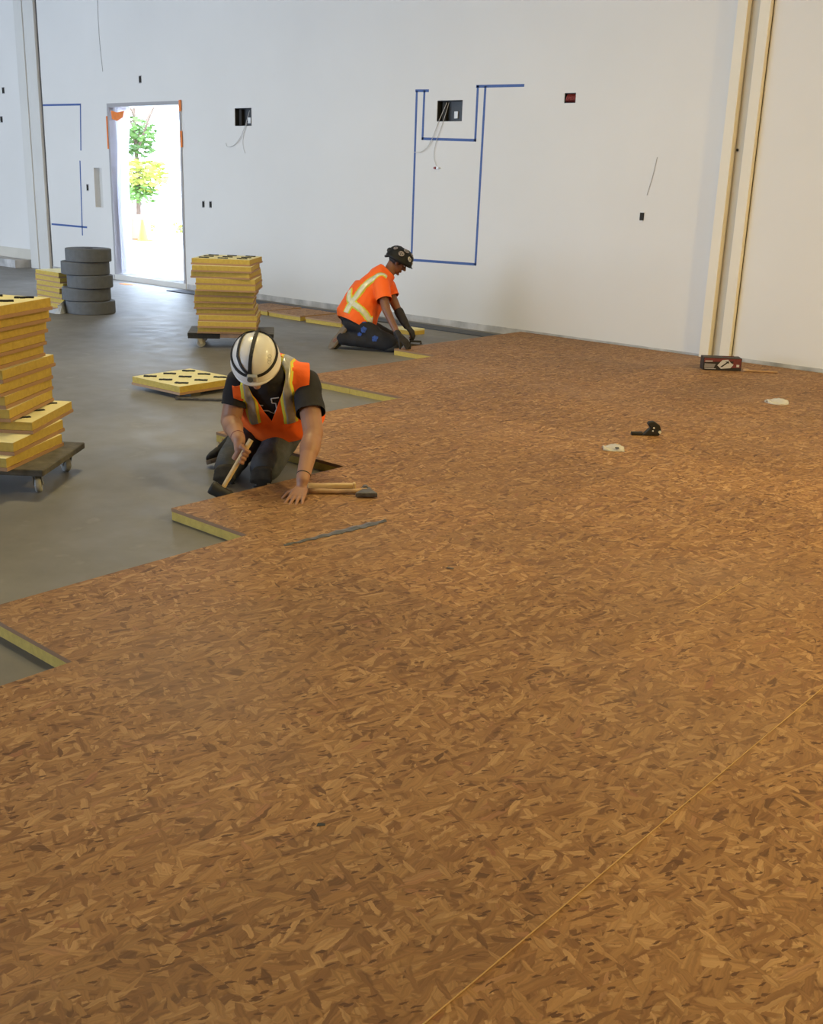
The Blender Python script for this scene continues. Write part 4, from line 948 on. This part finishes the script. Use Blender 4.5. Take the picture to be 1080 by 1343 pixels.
for k in range(3): g.tube([p + Rm @ V((math.cos(a) * .010, math.sin(a) * .008 + .016 * (k - 1), .003)) for a in [q * .9 for q in range(8)]], .0012, 5)
obj('sticker', g, 'lamp_body', hat)

# mallet held in the right hand (a thing of its own)
mt = thing('rubber_mallet', 'rubber mallet with black head and pale wooden handle held by the kneeling worker', 'mallet', mal_head)
g = G(); a, b = perp(hd); g.ell([(mal_butt - mal_head, a * .0165, b * .013), (mal_butt.lerp(mal_head, .1) - mal_head, a * .0165, b * .0135), (mal_butt.lerp(mal_head, .9) - mal_head, a * .0135, b * .012)], 14); obj('handle', g, 'handle_wood', mt)
hx = (V((.62, .62, -.30)) - hd * V((.62, .62, -.30)).dot(hd)).normalized()
hx = (V((.70, .55, -.35)) - hd * V((.70, .55, -.35)).dot(hd)).normalized(); a, b = hd, hx.cross(hd)
g = G(); g.ell([(hx * q, a * r, b * r) for q, r in ((-.058, .024), (-.056, .034), (-.044, .037), (-.02, .034), (.02, .034), (.044, .037), (.056, .034), (.058, .024))], 22); obj('head', g, 'rubber', mt, True)

# ================================================================ far worker
J = {k: V(v) for k, v in dict(pelvis=(-7.500, 7.715, .285), waist=(-7.475, 7.790, .42), chest=(-7.435, 7.885, .555), shmid=(-7.385, 7.975, .680), neck=(-7.345, 8.035, .755),
     shR=(-7.270, 7.850, .665), shL=(-7.465, 8.110, .665), elR=(-7.105, 7.765, .415), wrR=(-6.925, 7.735, .205), elL=(-7.290, 8.110, .410), wrL=(-7.180, 8.125, .255),
     hipR=(-7.425, 7.650, .25), hipL=(-7.590, 7.790, .25), knR=(-7.085, 7.815, .080), knL=(-7.290, 8.055, .080), anR=(-7.480, 7.560, .110), anL=(-7.640, 7.760, .110), head=(-7.285, 8.120, .845)).items()}
Lx = (J['shL'] - J['shR']).normalized()
who = thing('person', 'far kneeling worker in black hard hat and orange shirt reaching for a board edge', 'person', (-7.35, 7.85, 0)); OFF = -V((-7.35, 7.85, 0))
hf, hu = V((.62, .58, -.55)), V((.36, .36, .86))
g = G(); torso(g, J, Lx, -.006); P2, hl, hf, hu = head(g, J['head'], hf, hu, .98)
g.cap(J['neck'] - V((.0, .0, .04)), .060, J['head'] - hu * .03 - hf * .03, .056)
for s in 'LR':
    g.cap(J['sh' + s], .056, J['el' + s], .044); g.cap(J['el' + s], .043, J['wr' + s], .029); g.cap(J['shmid'], .065, J['sh' + s], .056)
    g.cap(J['hip' + s], .085, J['kn' + s], .060); g.cap(J['kn' + s], .058, J['an' + s], .042); g.cap(J['pelvis'], .11, J['hip' + s], .088); g.cap(J['an' + s], .036, J['an' + s] + V((-.06, -.05, -.03)), .03)
hand(g, J['wrR'] + V((.018, .008, -.02)), V((.62, .30, -.62)), V((.25, .35, -.85)), [.35, .32, .32, .38], .10, 1., -1, (.7, .4))
hand(g, J['wrL'] + V((.014, .004, -.02)), V((.60, .30, -.70)), V((.3, .2, -.8)), [.6, .6, .6, .6], .08, 1., 1, (.6, .6))
body = fit(obj('body', remesh(g, .0046, 5, 'body'), 'skin_brown', who)); eyes(P2, .98, body, hl, hf, hu)
for s, sd in (('R', -1), ('L', 1)):
    g = G(); w = J['wr' + s]
    if s == 'R': hand(g, w + V((.018, .008, -.02)), V((.62, .30, -.62)), V((.25, .35, -.85)), [.35, .32, .32, .38], .10, 1.09, -1, (.7, .4))
    else: hand(g, w + V((.014, .004, -.02)), V((.60, .30, -.70)), V((.3, .2, -.8)), [.6, .6, .6, .6], .08, 1.14, 1, (.6, .6)); g.cap(J['el' + s].lerp(w, .35), .050, w, .042)
    g.cap(w.lerp(J['el' + s], .12 if s == 'L' else .02), .036, w + V((.02, .008, -.03)), .036); fit(obj('work_glove', remesh(g, .005, 4, 'glove'), 'glove', who))
lT, fT, uT = frame(Lx, J['shmid'] - J['waist'])
# orange shirt with short sleeves
g = G(); torso(g, J, Lx, .030)
for s in 'LR':
    e = J['sh' + s].lerp(J['el' + s], .72); g.cap(J['sh' + s], .080, e, .078); g.cap(J['shmid'] - uT * .01, .09, J['sh' + s], .080)
hem = [(J['pelvis'] - uT * .12 + fT * .10, lT * .20, fT * .20), (J['pelvis'] - uT * .02 + fT * .035, lT * .215, fT * .225), (J['waist'] + fT * .015, lT * .205, fT * .20), (J['chest'] - fT * .01, lT * .205, fT * .175)]
g.ell(hem, 26); me = remesh(g, .009, 6, 'orange_shirt', .009, 8, 2)
for s in 'LR':
    a, b = J['sh' + s], J['el' + s]; d = (b - a).normalized(); c = a.lerp(b, .68); me = local_cut(me, [(c, d)], (c, d, .115))
hem_n = (V((-7.21, 7.712, 0.178)) - V((-7.644, 7.603, 0.319))).cross(lT).normalized(); hem_n = hem_n if hem_n.z < 0 else -hem_n
me = cut(me, [(V((-7.644, 7.603, 0.319)), hem_n), (J['neck'] + uT * .005, uT)])
shirt = fit(solid(obj('hi_vis_shirt', me, 'hivis', who), .003))
lay = [('edge_tape', .080, .0035, 'hivis_yellow'), ('inner_tape', .066, .005, 'hivis_lime'), ('reflective_tape', .048, .0070, 'reflective_pale')]
band(shirt, me, [(-7.149, 7.901, .755), (-7.216, 7.851, .803), (-7.269, 7.789, .765), (-7.314, 7.72, .692), (-7.363, 7.634, .582), (-7.407, 7.554, .479), (-7.425, 7.5, .385)], lay)
band(shirt, me, [(-7.56, 7.55, .665), (-7.503, 7.522, .605), (-7.455, 7.538, .542), (-7.383, 7.572, .473), (-7.294, 7.621, .405), (-7.205, 7.67, .337), (-7.138, 7.709, .29), (-7.06, 7.77, .275)], lay)
# black trousers with blue print
g = G(); g.ell([(J['pelvis'] - uT * .08, lT * .14, fT * .11), (J['pelvis'], lT * .175, fT * .15), (J['pelvis'].lerp(J['waist'], .7), lT * .16, fT * .135)], 24)
for s in 'LR':
    g.cap(J['hip' + s], .105, J['kn' + s], .080); g.cap(J['kn' + s], .076, J['an' + s], .066); g.cap(J['pelvis'], .12, J['hip' + s], .10)
me = remesh(g, .010, 5, 'trousers', .010, 9, 4)
for v in me.vertices: v.co.z = max(v.co.z, .006)
tr_ = fit(obj('trousers', me, 'trousers_black', who))
bmx = bmesh.new(); bmx.from_mesh(me); tr = BVHTree.FromBMesh(bmx); bmx.free()
camd = V((.62, -.72, .25))
for (a, b, z, r) in ((.30, 0, .26, .030), (.30, 0, .17, .034), (.60, 0, .10, .036), (.20, 0, .12, .026)):
    p = J['pelvis'].lerp(J['knR'], a); p.z = z; h = tr.ray_cast(p + camd, -camd)
    if h[0]:
        g = G(); x, y = perp(h[1]); n = 12; vs = []
        for i in range(n):
            q = h[0] + (x * math.cos(i / n * 6.283) + y * math.sin(i / n * 6.283)) * r * (.7 + .5 * ((i * 7) % 5) / 5); hh = tr.find_nearest(q); vs.append(hh[0] + hh[1] * .003)
        c0 = len(g.v); g.add([h[0] + h[1] * .004] + vs, [(0, i + 1, (i + 1) % n + 1) for i in range(n)]); obj('blue_print', g, 'blue_patch', tr_)
for s in 'LR':
    g = G(); c = J['kn' + s]; fd = V((.72, .69, 0)); sd = V((-.69, .72, 0))
    g.ell([(c + fd * .03 - V((0, 0, .072)), sd * .06, fd * .09), (c + fd * .03 - V((0, 0, .05)), sd * .075, fd * .095), (c + fd * .035 - V((0, 0, .0)), sd * .07, fd * .06), (c + fd * .03 + V((0, 0, .03)), sd * .05, fd * .04)], 18)
    me = remesh(g, .008, 2, 'knee_pad')
    for v in me.vertices: v.co.z = max(v.co.z, .002)
    fit(obj('knee_pad', me, 'knee_pad', who))
fit(shoe('shoe', J['anR'] + V((.015, .025, .145)), J['anR'] + V((-.110, -.100, -.105)), V((.12, .55, -.50)), who, s=1.15))
fit(shoe('shoe', J['anL'] + V((.015, .025, .145)), J['anL'] + V((-.110, -.100, -.105)), V((.12, .55, -.50)), who, s=1.15))
hat, S2, hl, hf2, hu2 = hard_hat(J['head'] + hu * .030 - hf * .004, hf + hu * .12, hu, who, 'helmet_black', .118, .138, .115, .022)
fit(hat)
for az, el, r, m in ((186, 30, .030, 'sticker'), (140, 24, .026, 'sticker_pale'), (165, 62, .028, 'sticker'), (112, 52, .022, 'sticker'), (108, 12, .016, 'sticker_pale'), (228, 42, .022, 'sticker'), (10, 30, .03, 'sticker')):
    p = S2(math.radians(az), math.radians(el), .003); n_ = (p - J['head']).normalized(); x, y = perp(n_); g = G(); g.cyl(p - n_ * .002, p + n_ * .0015, r, n=18); st = obj('sticker', g, m, hat)
    g = G()
    for dx, dy in ((-.35, .2), (.35, .2), (0, -.35)): q = p + x * r * dx + y * r * dy + n_ * .0012; g.cyl(q, q + n_ * .0016, r * .2, n=10)
    obj('sticker_print', g, 'helmet_black', hat)
g = G(); q = J['head'] - hf * .128 + hu * .045; g.ellipsoid(q, hl * .045, hf * .032, hu * .030); obj('ratchet_knob', g, 'rubber', hat, True)
g = G(); g.tube([J['head'] - hf * .12 + hl * .05 - hu * .01, J['head'] - hf * .135 - hu * .025, J['head'] - hf * .12 - hl * .05 - hu * .01], .012); obj('nape_strap', g, 'strap', hat, True)
g = G(); g.ellipsoid(J['head'] + hu * .005 - hf * .02, hl * .080, hf * .085, hu * .06); obj('hair', g, 'hair', body, True)
# float and flat tool by the far hand
t = thing('hand_trowel', 'flat dark trowel under the far worker gloved hand', 'trowel', (-7.07, 8.17, .0), math.radians(35))
g = G(); g.box((0, 0, .05), (.17, .09, .006)); obj('blade', g, 'old_steel', t); g = G(); g.tube([(-.05, 0, .053), (-.05, 0, .075), (.06, 0, .075), (.06, 0, .053)], .011); obj('handle', g, 'rubber', t)
g = G(); g.box((0, 0, .0235), (.12, .07, .047)); obj('rest_block', g, 'shoe_sole', t)
